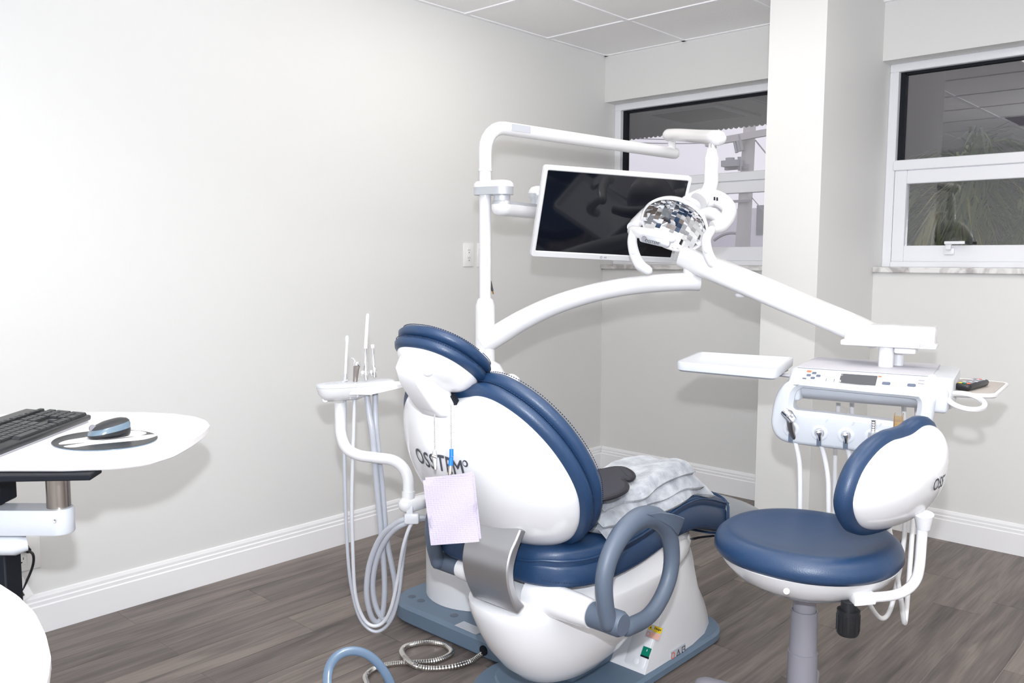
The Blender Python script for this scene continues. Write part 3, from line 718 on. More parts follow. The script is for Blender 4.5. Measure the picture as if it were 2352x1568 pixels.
# wordmark on the shell
def shell_h(u, v):
    # radial position on the dome
    cx_, cy_ = 0.0, sum(p[1] for p in outl)/len(outl)
    a = math.atan2(v-cy_, u); best = None
    r = math.hypot(u, v-cy_)
    mx = 1e-3
    for i in range(len(outl)):
        p, q = outl[i], outl[(i+1) % len(outl)]
        d = (math.cos(a), math.sin(a)); ex, ey = q[0]-p[0], q[1]-p[1]; den = d[0]*ey - d[1]*ex
        if abs(den) < 1e-9: continue
        px_, py_ = p[0]-cx_, p[1]-cy_
        t = (px_*ey-py_*ex)/den; s = (px_*d[1]-py_*d[0])/den
        if t > 0 and 0 <= s <= 1: mx = max(mx, t)
    s = min(1, r/mx)
    return -.004 - .128*(1-s**2.1)**.72
def on_shell(u, v, lift=.0025):
    return back(u, v, shell_h(u, v)-lift)
LV, LS = .362, .057
def place_logo():
    t = wordmark(LS)
    obj('wordmark', mapf(t, lambda x, y, z: on_shell(x*.86-.020, LV+y)), 'logo', chair, False)
place_logo()
# steel bracket: curved plate from the lower shell up to the backrest
oprof = catmull([ax(px, py, -1.345) for px, py in ((1196, 1215), (1186, 1240), (1172, 1272), (1165, 1310), (1167, 1345), (1176, 1380), (1190, 1411))], 4)
iprof = catmull([ax(px, py, -1.345) for px, py in ((1212, 1215), (1199, 1242), (1188, 1274), (1181, 1310), (1183, 1342), (1192, 1370), (1207, 1392))], 4)
ringA = [[Vector((-1.500, a_.y, a_.z)), Vector((-1.345, a_.y, a_.z)), Vector((-1.345, b_.y, b_.z)), Vector((-1.500, b_.y, b_.z))] for a_, b_ in zip(oprof, iprof)]
br = obj('steel_bracket', loft(ringA), 'brushed', chair, angle=50)
md_ = br.modifiers.new('bev', 'BEVEL'); md_.width = .004; md_.segments = 2; md_.limit_method = 'ANGLE'

# headrest
HT = math.radians(57)
HO = Vector((XC+.004, 1.383, 1.000)); HV = Vector((0, -math.sin(HT), math.cos(HT))); HN = Vector((0, math.cos(HT), math.sin(HT)))
def head(u, v, h): return HO + X1*u + HV*v + HN*h
ho = sellipse(.100, .097, 2.4, 64)
obj('headrest_shell', pad(ho, [(.010, .004), (0, .002), (0, -.004)], head, fill, dome(.050), bottom=False), 'white', chair, angle=60)
hc = obj('headrest_cushion', pad(ho, [(.02, -.003), (.003, -.002), (-.010, .003), (-.015, .013), (-.012, .023), (-.002, .029), (.012, .030)], head, (.8, .5, .2)), 'blue', chair, angle=60)
h2 = obj('headrest_top_cushion', pad(ho, [(.02, .026), (-.002, .028), (-.014, .033), (-.018, .042), (-.012, .052), (.0, .058), (.018, .062)], head, (.85, .6, .35, .1), lambda s: -.010*(1-s)), 'blue', chair, angle=60)
for par, ins, h in ((hc, -.0135, .022), (h2, -.010, .055)):
    tag(obj('stitching', stitches([head(p[0], p[1], h) for p in offset2(ho, ins-.001)], gap=.006), 'stitch', par, False), kind='stuff')
# headrest arm: tapering bar with a pivot lug
aT, aB = Vector((XC-.002, 1.306, 1.018)), Vector((XC+.0, 1.388, .892))
dv = (aB-aT).normalized(); dn = Vector((0, dv.z, -dv.y))
if dn.y > 0: dn = -dn
rings = []
for t, w, d0, d1, e in ((-.10, .030, -.024, .010, .6), (.0, .037, -.034, .030, 1), (.25, .039, -.036, .038, 1), (.75, .039, -.036, .034, 1), (.95, .038, -.034, .026, 1), (1.08, .030, -.026, .010, .6)):
    c = aT.lerp(aB, t)
    rings.append([c + X1*p[0] + dn*((d0+d1)/2+p[1]) for p in rrect(2*w, d1-d0, .012, 4)])
ar = obj('headrest_arm', loft(rings), 'white2', chair, angle=50)
lug0 = aT.lerp(aB, .05) - dn*.01
obj('pivot_lug', tube([lug0, lug0 + Vector((0, .045, .012)), HO - HN*.03 + HV*.03], [.030, .034, .036], 20, flat=(1, 1.15)), 'white2', ar)
obj('slider_slot', xf(box(-.016, .016, -.014, .014, -.004, .008), fr(aB + Vector((.030, .018, .03)), X1, dv, dn)), 'dark', ar, False)
obj('release_button', lathe([(.016, 0), (.016, .01), (.012, .014), (0, .014)], 20, fr(aT.lerp(aB, .12) + X1*.040, Vector((0, 1, 0)), Z1, X1)), 'white2', ar)

# armrests: oval loops on a hub
def armrest(pts, X, mt, hubmt, full=True):
    root = obj('armrest', tube([Vector((X, p.y, p.z)) for p in pts], [.019, .0195, .020, .021, .0225, .024, .024, .0215, .020, .0195, .019, .019, .019], 18, smooth=5, flat=(1, 1.15), up=(1, 0, 0), round_end=True), mt, chair, angle=70)
    return root
RP = [(1398, 1430), (1389, 1380), (1388, 1326), (1402, 1272), (1431, 1221), (1468, 1190), (1505, 1189), (1532, 1217), (1543, 1268), (1537, 1326), (1515, 1380), (1485, 1418), (1440, 1441)]
XA = -1.135
rp = [ax(px, py, XA) for px, py in RP]
ra = armrest(rp, XA, 'arm', 'arm')
# pointed front end of the arm pad
tip = [ax(px, py, XA) for px, py in ((1470, 1176), (1500, 1172), (1533, 1177), (1556, 1186), (1550, 1206), (1541, 1226), (1524, 1206), (1500, 1192))]
obj('arm_pad_tip', loft([[Vector((XA+dx, (p.y-1.76)*s+1.76, (p.z-.62)*s+.62)) for p in tip] for dx, s in ((-.024, .93), (-.021, 1), (.021, 1), (.024, .93))]), 'arm', ra, angle=30)
hc0 = ax(1428, 1434, XA+.02)
obj('hub', tube([hc0 - X1*.085, hc0 - X1*.004, hc0 + X1*.006], [.031, .031, .026], 28), 'arm', ra)
obj('hub_mount', tube([hc0 - X1*.28, hc0 - X1*.13, hc0 - X1*.086], [.044, .038, .034], 28), 'white', ra)
XB = -1.725
lp = [Vector((XB, p.y, p.z)) for p in rp]
la = armrest(lp, XB, 'arm', 'arm')
hl = Vector((XB, hc0.y, hc0.z)); obj('hub', tube([hl - X1*.025, hl + X1*.07], [.026, .026], 24), 'arm', la)
obj('hub_mount', tube([hl + X1*.069, hl + X1*.15], [.029, .034], 24), 'white', la)
# ------------------------------------------------------------------ equipment post with lamp arm and delivery arm
PX_, PY_ = -2.10, 2.142
post = thing('equipment_post', 'tall white post with curved arm and lamp arm behind the dental chair', 'equipment post', (-2.04, 2.06, .068))
obj('housing', lathe([(.200, .069), (.200, .58), (.194, .68), (.17, .73), (.11, .755), (0, .765)], 48, Matrix.Translation((-2.10, 2.125, 0))), 'white2', post)
obj('post_sleeve', lathe([(.041, .75), (.041, .862), (.035, .866), (.0345, 1.075), (.034, 1.095), (.028, 1.115), (.021, 1.122)], 32, Matrix.Translation((PX_, PY_, 0))), 'white', post)
def at_post(py): return ax(1110, py, PX_).z
zt = 1.715
# pole bends over into the horizontal lamp arm
ae = ax(1548, 352, -2.0); ae.z = ae.z
adir = (Vector((ae.x, ae.y, 0))-Vector((PX_, PY_, 0))).normalized()
bend = [Vector((PX_, PY_, 1.10)), Vector((PX_, PY_, 1.40)), Vector((PX_, PY_, zt-.085))]
for k in range(1, 7):
    a = PI/2*k/6; bend.append(Vector((PX_, PY_, zt-.085)) + adir*(.085*(1-math.cos(a))) + Vector((0, 0, .085*math.sin(a))))
endp = Vector((ae.x, ae.y, ae.z)); bend.append(endp)
obj('pole', tube([Vector((PX_, PY_, 1.10)), Vector((PX_, PY_, 1.563))], .0205, 24), 'white', post)
obj('pole_collar', tube([Vector((PX_, PY_, 1.560)), Vector((PX_, PY_, 1.568))], .0235, 24), 'white', post)
lam_arm = obj('lamp_arm', tube([Vector((PX_, PY_, 1.568))] + bend[2:], [.0225]*2+[.0235]*7, 24, round_end=False), 'white', post)
obj('arm_end_cap', tube([endp-adir*.004, endp+adir*.012, endp+adir*.02], [.0242, .022, .012], 24), 'white', lam_arm)
# small sticker on the arm
sp_ = endp.lerp(Vector((PX_, PY_, zt)), .86)
sd_ = adir.cross(Z1)
obj('sticker', xf(box(-.045, .045, -.012, .012, -.001, .0008), fr(sp_ + sd_*.0232 + Z1*.004, adir, Z1, sd_)), 'greysticker', lam_arm, False)
# curved delivery arm
el = ad(1588, 640, 3.0)
cp = [Vector((PX_, PY_, .965)), ax(1160, 752, -2.05)]
dvec = el - Vector((PX_, PY_, el.z))
def arm_pt(t, px, py):
    p = Vector((PX_, PY_, 0)) + Vector((dvec.x, dvec.y, 0))*t; n_ = Vector((-dvec.y, dvec.x, 0)).normalized(); return apl(px, py, p, n_)
pn = Vector((-dvec.y, dvec.x, 0)).normalized(); po = Vector((PX_, PY_, 1))
pts = [apl(px, py, po, pn) for px, py in ((1108, 790), (1150, 765), (1200, 735), (1270, 702), (1350, 676), (1430, 659), (1510, 650), (1570, 647), (1606, 647))]
obj('delivery_arm', tube(pts, [.040, .0385, .0365, .0345, .033, .032, .032, .032, .032], 24, smooth=4, round_end=False), 'white', post)
obj('elbow_joint', tube([el+Vector((-.002, 0, -.02)), el+Vector((-.002, 0, .040)), el+Vector((-.002, 0, .0405)), el+Vector((-.002, 0, .075))], [.028, .028, .0265, .0265], 28), 'white', post)
# cable stub at the back of the pole
obj('cable_stub', tube([ax(1126, 645, PX_+.01), ax(1131, 668, PX_+.02)], .004, 10), 'black', post)
obj('cable_tip', tube([ax(1131, 668, PX_+.02), ax(1133, 675, PX_+.02)], .003, 8), 'brass', post)

# round bowl cover beside the post, seen above the backrest
cc = ad(1098, 884, 2.80)
bowl = thing('cuspidor_bowl', 'white round spittoon bowl behind the top of the backrest', 'spittoon', (cc.x, cc.y, cc.z-.07))
obj('bowl', lathe([(.05, -.095), (.085, -.06), (.098, .0), (.092, .035), (.072, .068), (.04, .086), (0, .092)], 40, Matrix.Translation(cc)), 'white2', bowl)
kn = ad(1174, 868, 2.82)
obj('spout_knob', tube([kn+Vector((-.04, 0, -.012)), kn, kn+Vector((.014, .01, -.006))], [.012, .015, .012], 16, smooth=4, round_end=True), 'white2', bowl)

# ------------------------------------------------------------------ spring arm carrying the delivery unit
PHI = math.radians(12)
U, V_ = Vector((math.cos(PHI), math.sin(PHI), 0)), Vector((-math.sin(PHI), math.cos(PHI), 0))
UO = Vector((-.868, 2.368, 0))
def uw(u, v, z): return UO + U*u + V_*v + Z1*z
def upx(px, py, v):       # sight line met with the unit's upright plane at depth v -> local (u, z)
    p = apl(px, py, UO + V_*v, V_); return (p-UO).dot(U), p.z
spr = thing('spring_arm', 'thick white slanting arm from the elbow down to the instrument console', 'arm', tuple(el))
e0 = ad(1588, 596, 3.0); e1 = ad(2016, 775, 2.52)
sdir = (e1-e0); side = Vector((sdir.x, sdir.y, 0)).normalized().cross(Z1)
upv = side.cross(sdir.normalized()); upv = upv if upv.z > 0 else -upv
rings = []
for t, a, b in ((-.05, .034, .030), (-.042, .040, .036), (.10, .041, .040), (.5, .039, .039), (.9, .038, .037), (1.0, .036, .034)):
    c = e0.lerp(e1, t); rings.append([c + side*p[0] + upv*p[1] for p in rrect(2*a, 2*b, .024, 6)])
obj('arm_body', loft(rings), 'white', spr, angle=40)
kb = ad(1703, 660, 2.86)
kk = obj('lock_knob', lathe([(.003, .0), (.0035, -.010), (.006, -.016), (.019, -.024), (.021, -.030), (.017, -.036), (0, -.038)], 24, Matrix.Translation(kb+Vector((0, 0, .004)))), 'white2', spr)
obj('knob_screw', cyl(kb+Vector((0, 0, -.004)), kb+Vector((0, 0, .03)), .0045, 12), 'brass', kk)
# end block over the console
blk = [(1938, 744), (2149, 753), (2147, 803), (1930, 795)]
vb = .12
q = [upx(px, py, vb) for px, py in blk]
bo_ = obj('end_block', xf(rbox(q[0][0]+.002, q[1][0], vb, vb+.085, q[2][1]+.010, q[1][1], .006, 2), fr(UO, U, V_, Z1)), 'white', spr)
obj('end_lip', xf(rbox(q[3][0], q[2][0]+.004, vb-.006, vb+.09, q[2][1], q[2][1]+.016, .005, 2), fr(UO, U, V_, Z1)), 'white', bo_)
lc = upx(2109, 797, vb-.007)
tlogo = wordmark(.011); obj('wordmark', xf(tlogo, fr(uw(lc[0]-.004, vb-.0075, lc[1]+.004), U, Z1, -V_)), 'logopale', bo_, False)
nc = upx(2036, 800, vb+.035); zn = nc[1]
obj('swivel_neck', tube([uw(nc[0], vb+.035, .93), uw(nc[0], vb+.035, 1.02)], .0205, 28), 'white', spr)
n2 = upx(2064, 812, vb+.09)
obj('brake_neck', tube([uw(n2[0], vb+.09, .93), uw(n2[0], vb+.09, 1.0)], .014, 20), 'white2', spr)
n3 = upx(2080, 803, vb+.05)
obj('brake_lever', xf(rbox(n3[0]-.028, n3[0]+.03, vb+.02, vb+.09, n3[1]-.010, n3[1]+.008, .006, 2), fr(UO, U, V_, Z1)), 'white2', spr)

# ------------------------------------------------------------------ instrument console
con = thing('instrument_console', 'white instrument console with control panel, carrying handle and handpiece holders', 'console', tuple(uw(0, .1, .73)))
ZD = .950
def ubox(u0, u1, v0, v1, z0, z1, r, seg=3): return xf(rbox(u0, u1, v0, v1, z0, z1, r, seg), fr(UO, U, V_, Z1))
UL, UR = -.180, .172
# body: side profile (v, z) swept across u
sec = [(-.055, .905), (-.050, .915), (.004, .949), (.02, .951), (.30, .951), (.335, .940), (.34, .925), (.335, .885), (.30, .870), (.02, .862), (-.01, .868), (-.045, .888)]
def bsec(u, k): cy = .15; cz = .91; return [uw(u, cy+(v-cy)*k, cz+(z-cz)*k) for v, z in sec]
obj('body', loft([bsec(UL-.012, .90), bsec(UL-.004, .97), bsec(UL+.006, 1.0), bsec(UR+.012, 1.0), bsec(UR+.034, .985), bsec(UR+.048, .93), bsec(UR+.053, .86)]), 'white3', con, angle=35)
deck = [(UL+.006, .014), (UR-.004, .014), (UR-.004, .305), (UL+.006, .305)]
obj('deck_mat', xf(rbox(UL+.004, UR+.0, .012, .305, .9508, .9535, .0012, 1), fr(UO, U, V_, Z1)), 'matgrey', con)
# sloped control panel
pn0 = Vector((0, .054, .034)); sl = (V_*.054 + Z1*.034).normalized(); nl = U.cross(sl)
PO = uw(0, -.050, .915)
def pan(u, s, h): return PO + U*u + sl*s + nl*h
def pm(u, s, h=0.0): return fr(pan(u, s, h), U, sl, nl)
pl = obj('control_panel', xf(extrude(rrect(.330, .056, .012, 5), [(0, -.002), (0, .0012), (.0008, .0018)], Matrix()), pm(-.006, .033)), 'white2', con)
def chip(nm, u, s, w, h, mt, r=.002, t=.0006, lift=.0018): return obj(nm, xf(extrude(rrect(w, h, r, 3), [(0, 0), (0, t)], Matrix()), pm(u, s, lift)), mt, pl)
chip('display', -.006, .032, .094, .042, 'lcd', .002)
chip('power_button', -.139, .053, .013, .008, 'red')
pad_c = (-.124, .036)
for du, ds in ((0, .011), (0, -.011), (-.013, 0), (.013, 0)): chip('arrow_button', pad_c[0]+du, pad_c[1]+ds, .012, .010, 'print', .003)
chip('mode_button', -.146, .018, .011, .010, 'print')
for k in range(3): chip('soft_button', -.098+.021*k, .048, .017, .010, 'white3', .004); chip('soft_button', -.098+.021*k, .020, .016, .012, 'white3', .004)
for k in range(2): chip('divider_mark', -.0875+.021*k, .020, .0018, .015, 'print', .0005)
for k in range(4): chip('soft_button', .066+.021*k, .052, .016, .009, 'white3', .004)
chip('speed_button', .066, .024, .021, .013, 'print', .004); chip('light_button', .128, .024, .021, .013, 'print', .004)
chip('minus_button', .087, .024, .017, .013, 'white3', .003); chip('plus_button', .107, .024, .017, .013, 'white3', .003)
for s_ in (.033, .046): chip('divider_mark', .150, s_, .014, .0016, 'print', .0004)
chip('red_sticker', .047, .051, .009, .005, 'red', .001)
obj('dial_knob', lathe([(.0155, 0), (.0155, .006), (.0125, .008), (.0115, .020), (.009, .023), (0, .023)], 24, pm(.176, .040, .0)), 'white2', con)
# front frame with the handle opening
vf_ = -.062
fo = [upx(*p, vf_) for p in ((1822, 872), (1850, 873), (1990, 887), (2120, 899), (2148, 912), (2148, 935), (2138, 990), (2128, 1035), (2110, 1050), (2080, 1052), (1978, 1036), (1880, 1024), (1815, 1015), (1790, 1004), (1777, 984), (1774, 960), (1782, 915), (1798, 885))]
fi = [upx(*p, vf_) for p in ((1845, 889), (1860, 890), (1990, 903), (2090, 913), (2106, 918), (2108, 930), (2105, 948), (2100, 964), (2090, 970), (2070, 968), (1980, 957), (1900, 947), (1838, 941), (1828, 938), (1824, 932), (1825, 918), (1829, 902), (1835, 894))]
def ccw(pts):
    A = sum(pts[i-1][0]*pts[i][1]-pts[i][0]*pts[i-1][1] for i in range(len(pts))); return pts if A > 0 else pts[::-1]
fo, fi = smooth2(ccw(fo), 4), smooth2(ccw(fi), 4)
fmat = fr(UO + V_*vf_, U, Z1, -V_)
frm = obj('handle_frame', ringplate(fo, fi, [(.012, -.038), (.003, -.032), (0, -.024), (0, .010), (.004, .018), (.012, .022)], fmat), 'white3', con, angle=40)
for sg in ((UL-.006, UL+.03), (UR-.01, UR+.046)):
    obj('side_arm', xf(rbox(sg[0], sg[1], vf_-.0, .03, .865, .925, .010, 3), fr(UO, U, V_, Z1)), 'white3', con)
# holder cups in the lower bar, hooks below
HOLD = [(1817, 985), (1882, 994), (1943, 1000), (2005, 1003), (2066, 1006)]
for k, (px, py) in enumerate(HOLD):
    u_, z_ = upx(px, py, vf_-.022)
    hm = fr(uw(u_, vf_-.0215, z_), U, Z1, -V_)
    hd = obj('handpiece_holder', lathe([(.022, -.002), (.022, .001), (.019, .003), (.0135, .003), (.0125, -.002), (0, -.002)], 28, hm), 'white3', con)
    obj('holder_ring', lathe([(.0132, .0025), (.0132, .0036), (.0112, .0036), (.0112, .0025)], 24, hm), 'silver', hd)
    obj('holder_slot', xf(box(-.006, .006, -.036, -.008, .001, .0035), hm), 'arm', hd, False)
    if k: ui, zi = upx(px+17, py-28, vf_-.022); obj('indicator', xf(extrude(rrect(.004, .011, .0019, 3), [(0, 0), (0, .001)], Matrix()), fr(uw(ui, vf_-.0222, zi), (U*.85+Z1*-.5).normalized(), (U*.5+Z1*.85).normalized(), -V_)), 'greysticker', con)
# amber clear bracket at the right end of the bar
ub, zb = upx(2065, 965, vf_)
obj('amber_holder', join(ubox(ub-.010, ub+.012, vf_-.030, vf_-.026, zb-.030, zb+.016, .001, 1), ubox(ub-.010, ub-.008, vf_-.028, vf_-.008, zb-.030, zb+.022, .0008, 1), ubox(ub+.010, ub+.012, vf_-.028, vf_-.008, zb-.030, zb+.022, .0008, 1)), 'amber', con, False)

# handpieces with their hoses: each a thing held in the console
def hosepath(pts): return [apl(px, py, UO + V_*v, V_) for px, py, v in pts]
HL = [
 ('air_syringe', 'angled chrome air-water syringe in leftmost console holder', [(1826, 1010, -.075), (1836, 1060, -.06), (1838, 1120, -.05), (1838, 1200, -.04), (1845, 1290, -.02), (1880, 1340, .05), (1912, 1290, .15), (1916, 1180, .18), (1918, 1060, .18), (1924, 960, .18), (1926, 925, .18)]),
 ('handpiece_connector', 'chrome hose connector in second console holder from left', [(1884, 1016, -.075), (1894, 1050, -.06), (1902, 1100, -.05), (1903, 1160, -.04), (1905, 1260, -.02), (1935, 1345, .05), (1955, 1270, .15), (1955, 1150, .18), (1956, 1040, .18), (1957, 925, .18)]),
 ('handpiece_connector', 'chrome hose connector in third console holder from left', [(1944, 1022, -.075), (1952, 1050, -.06), (1957, 1100, -.05), (1960, 1200, -.04), (1975, 1330, .0), (2012, 1410, .08), (2040, 1410, .12), (2062, 1330, .15), (2078, 1220, .18), (2078, 1060, .18), (2076, 925, .18)]),
 ('handpiece_coupling', 'chrome stepped coupling standing in console holder beside the stool backrest', [(2008, 1022, -.075), (2016, 1060, -.06), (2030, 1140, -.05), (2050, 1260, -.02), (2070, 1380, .02), (2077, 1430, .05), (2082, 1400, .09), (2090, 1300, .13), (2100, 1150, .18), (2106, 1000, .18), (2106, 935, .18)]),
]
for (nm, lab, hp), (px, py) in zip(HL, HOLD):
    u_, z_ = upx(px, py, vf_-.03); c = uw(u_, vf_-.032, z_)
    t = thing(nm, lab, 'handpiece', tuple(c))
    dn_ = (Z1*.92 - V_*.35).normalized()
    obj('hose', tube(hosepath(hp), .0068, 12, smooth=6), 'hosewhite', t)
    h0 = hosepath(hp[:1])[0]
    if nm == 'air_syringe':
        tp = apl(1813, 955, UO + V_*(vf_-.05), V_)
        obj('body', tube([h0, c, tp], [.0065, .0085, .0095], 16, smooth=3), 'steelrod', t)
        hd = obj('head', tube([tp+Vector((.012, 0, -.012)), tp+Vector((-.004, 0, .004)), tp+Vector((-.018, 0, .012))], [.012, .0145, .011], 16), 'chrome', t)
        for o_ in (-.004, .006): obj('button', lathe([(.005, 0), (.005, .004), (0, .005)], 14, fr(tp+U*(o_+.004)+Z1*.004-V_*.012, U, Z1, -V_)), 'silver', hd)
    elif nm == 'handpiece_connector':
        obj('connector', tube([h0, h0.lerp(c, .7), c], [.006, .0075, .0085], 16), 'chrome', t)
        obj('connector_tip', lathe([(.0085, -.004), (.0095, .002), (.008, .008), (.0035, .010), (.0035, .006), (0, .006)], 20, fr(c+Z1*.002, U, V_.cross(U)*1, (Z1*.7-V_*.7).normalized()) if False else Matrix.Translation(c) @ Matrix.Rotation(math.radians(35), 4, 'X')), 'chrome', t)
    else:
        obj('body', tube([h0, c], [.0075, .011], 18), 'chrome', t)
        obj('collar', tube([c, c+Z1*.012, c+Z1*.014], [.0118, .0118, .0085], 20), 'silver', t)
        obj('threaded_tip', tube([c+Z1*(.014+.003*k) for k in range(11)], [.0055 if k % 2 else .0068 for k in range(11)], 16), 'chrome', t)

# ------------------------------------------------------------------ trays and remote
def onu(px, py, z): p = az(px, py, z); return ((p-UO).dot(U), (p-UO).dot(V_))
ty = [az(px, py, .958) for px, py in ((1551, 830), (1606, 807), (1825, 820), (1783, 850))]
tl = [(p.x, p.y) for p in ty]; tl = tl if sum(tl[i-1][0]*tl[i][1]-tl[i][0]*tl[i-1][1] for i in range(4)) > 0 else tl[::-1]
def roundpoly(P, r, n=5):
    out = []
    for i in range(len(P)):
        a, b, c = Vector(P[i-1]), Vector(P[i]), Vector(P[(i+1) % len(P)])
        p0 = b + (a-b).normalized()*r; p1 = b + (c-b).normalized()*r
        for k in range(n+1):
            t = k/n; q = p0*(1-t)**2 + b*2*t*(1-t) + p1*t*t; out.append((q.x, q.y))
    return out
to = roundpoly(tl, .03)
tray = thing('instrument_tray', 'empty white rectangular instrument tray left of the console', 'tray', tuple(sum(ty, Vector())/4))
zt0 = .928
obj('dish', loft([[Vector((p[0], p[1], z)) for p in offset2(to, i)] for i, z in ((.03, zt0), (.008, zt0+.001), (.001, zt0+.006), (0, zt0+.026), (.003, zt0+.030), (.010, zt0+.030), (.013, zt0+.026), (.022, zt0+.012), (.028, zt0+.010))]), 'white3', tray, angle=50)
a0 = az(1740, 854, .922); a1 = uw(UL+.01, .03, .922)
obj('support_arm', tube([a0, a0.lerp(a1, .3), a1], .014, 12, flat=(.35, 1.2), up=(0, 0, 1)), 'matgrey', tray)
obj('support_plate', xf(rbox(-.05, .05, -.03, .03, -.008, .0, .004, 2), fr(az(1768, 846, .926), U, V_, Z1)), 'grey', tray)
# side shelf with cup ring
zs = .902
so = [az(px, py, zs) for px, py in ((2166, 903), (2200, 869), (2320, 880), (2288, 908))]
sl_ = [(p.x, p.y) for p in so]; sl_ = sl_ if sum(sl_[i-1][0]*sl_[i][1]-sl_[i][0]*sl_[i-1][1] for i in range(4)) > 0 else sl_[::-1]
so2 = roundpoly(sl_, .03)
shelf = thing('side_shelf', 'small white side shelf with grey mat and cup ring right of console', 'shelf', tuple(sum(so, Vector())/4))
obj('plate', loft([[Vector((p[0], p[1], z)) for p in offset2(so2, i)] for i, z in ((.004, zs-.010), (0, zs-.006), (0, zs), (.003, zs+.003), (.007, zs+.003), (.009, zs+.0005), (.03, zs+.0004))]), 'white2', shelf, angle=40)
obj('mat', loft([[Vector((p[0], p[1], z)) for p in offset2(so2, i)] for i, z in ((.0095, zs+.0003), (.0095, zs+.0022), (.011, zs+.0026))]), 'taupe', shelf)
rc = az(2219, 921, zs)
ro_ = [(.049*math.cos(2*PI*k/40), .049*math.sin(2*PI*k/40)) for k in range(40)]; ri_ = [(.037*math.cos(2*PI*k/40), .037*math.sin(2*PI*k/40)) for k in range(40)]
rv_ = (Vector((CF.x, CF.y, 0)).normalized()*.94 + Z1*.34).normalized()
obj('cup_ring', ringplate(ro_, ri_, [(.002, -.005), (0, -.003), (0, .003), (.002, .005)], fr(ad(2219, 921, 2.20), CR, rv_, CR.cross(rv_))), 'white2', shelf)
sb0 = uw(UR+.03, .10, .885); obj('bracket', tube([sb0, az(2200, 893, zs-.022)], .012, 12, flat=(.7, 2.0), up=(0, 0, 1)), 'white2', shelf)
# remote control lying on the shelf
r0_, r1_ = az(2212, 889, zs+.012), az(2275, 872, zs+.012)
rd = Vector((r1_.x-r0_.x, r1_.y-r0_.y, 0)); rl = .155; rd.normalize(); rs = Z1.cross(rd)
rem = thing('remote_control', 'black remote control with coloured buttons on the side shelf', 'remote', (r0_.x, r0_.y, zs+.003))
rm = fr(Vector((r0_.x, r0_.y, zs+.0026)), rd, rs, Z1)
obj('body', xf(extrude(rrect(rl, .044, .012, 5, rl/2-.01, 0), [(.010, 0), (.003, .004), (0, .012), (.002, .017), (.005, .019)], Matrix()), rm), 'black', rem, angle=50)
for i in range(9):
    for j in range(3):
        mt = 'key'
        if i == 0: mt = ('red', 'green', 'yellow')[j]
        if i == 8 and j == 1: mt = 'red'
        obj('button', xf(rbox(.004+i*.0145, .013+i*.0145, -.015+j*.0105, -.0065+j*.0105, .0185, .0212, .001, 1), rm), mt if mt != 'key' else 'greysticker' if (i+j) % 4 == 0 else 'grey', rem)
# ------------------------------------------------------------------ operating lamp hanging from the lamp arm
piv = endp - adir*.025
lampo = thing('dental_lamp', 'white dental operating lamp with mirrored bowl and two handles', 'lamp', tuple(piv))
DL = 3.62
p0 = ad(1543, 342, (piv-CLOC).dot(CF)); LD = (piv-CLOC).dot(CF)
obj('pivot_post', tube([ad(1543, 350, LD), ad(1543, 322, LD)], [.017, .016], 20), 'white', lampo)
obj('pivot_pin', cyl(ad(1543, 323, LD), ad(1543, 312, LD), .012, 20), 'chrome', lampo)
LE = 3.08
rg = [ad(1536, 310, LD), ad(1560, 310, LD-.12), ad(1600, 313, LD-.32), ad(1640, 316, LE+.01), ad(1650, 317, LE-.02)]
obj('upper_arm', tube(rg, [.027, .027, .027, .029, .029], 24, smooth=4, flat=(.95, 1.0), up=(0, 0, 1), round_end=True), 'white', lampo)
obj('neck_pin', cyl(ad(1637, 330, LE), ad(1637, 344, LE), .0145, 20), 'chrome', lampo)
neck = [ad(1635, 342, LE), ad(1635, 365, LE), ad(1634, 395, LE), ad(1632, 425, LE), ad(1622, 446, LE-.01), ad(1605, 462, LE-.03)]
obj('neck', tube(neck, [.017, .025, .0255, .0255, .027, .034], 24, smooth=5), 'white', lampo)
# fork body: wide shoulder splitting to both sides of the bowl
LC = 2.98
ctr = ad(1549, 516, LC)
AX = Vector((.27, -.84, -.47)).normalized()            # the bowl looks down at the headrest
HZ = Z1.cross(AX).normalized(); VT = AX.cross(HZ)
ro = math.radians(-28); UX = HZ*math.cos(ro) + VT*math.sin(ro); UY = VT*math.cos(ro) - HZ*math.sin(ro)
if UX.dot(CR) < 0: UX, UY = -UX, -UY
def bowlp(u, v, w): return ctr + UX*u + UY*v + AX*w
RA, RB, RD = .114, .093, .080
# fork
lf = ad(1450, 522, LC-.02); rf = ad(1655, 520, LC-.02)
sh = ad(1618, 456, LC+.10)
obj('fork', tube([sh, ad(1650, 458, LC+.09), ad(1672, 476, LC+.06), ad(1672, 496, LC+.03), ad(1655, 517, LC), ad(1636, 522, LC-.01)], [.040, .031, .027, .026, .026, .022], 20, smooth=5), 'white', lampo)
obj('fork_back', tube([sh, ad(1580, 470, LC+.13), ad(1540, 480, LC+.15), ad(1500, 485, LC+.12), ad(1466, 508, LC+.06), ad(1452, 522, LC+.01)], [.040, .040, .036, .030, .022, .019], 20, smooth=5), 'white', lampo)
obj('fork_arm', tube([ad(1600, 500, LC+.10), ad(1630, 490, LC+.07), ad(1655, 505, LC+.03)], [.025, .024, .02], 16, smooth=4), 'white', lampo)
obj('vent_mark', join(*[xf(box(-.003, .003, -.006, .006, 0, .002), fr(ad(1641+k*6, 456+k, LC+.050), CR, CU, -CF)) for k in range(2)]), 'dark', lampo, False)
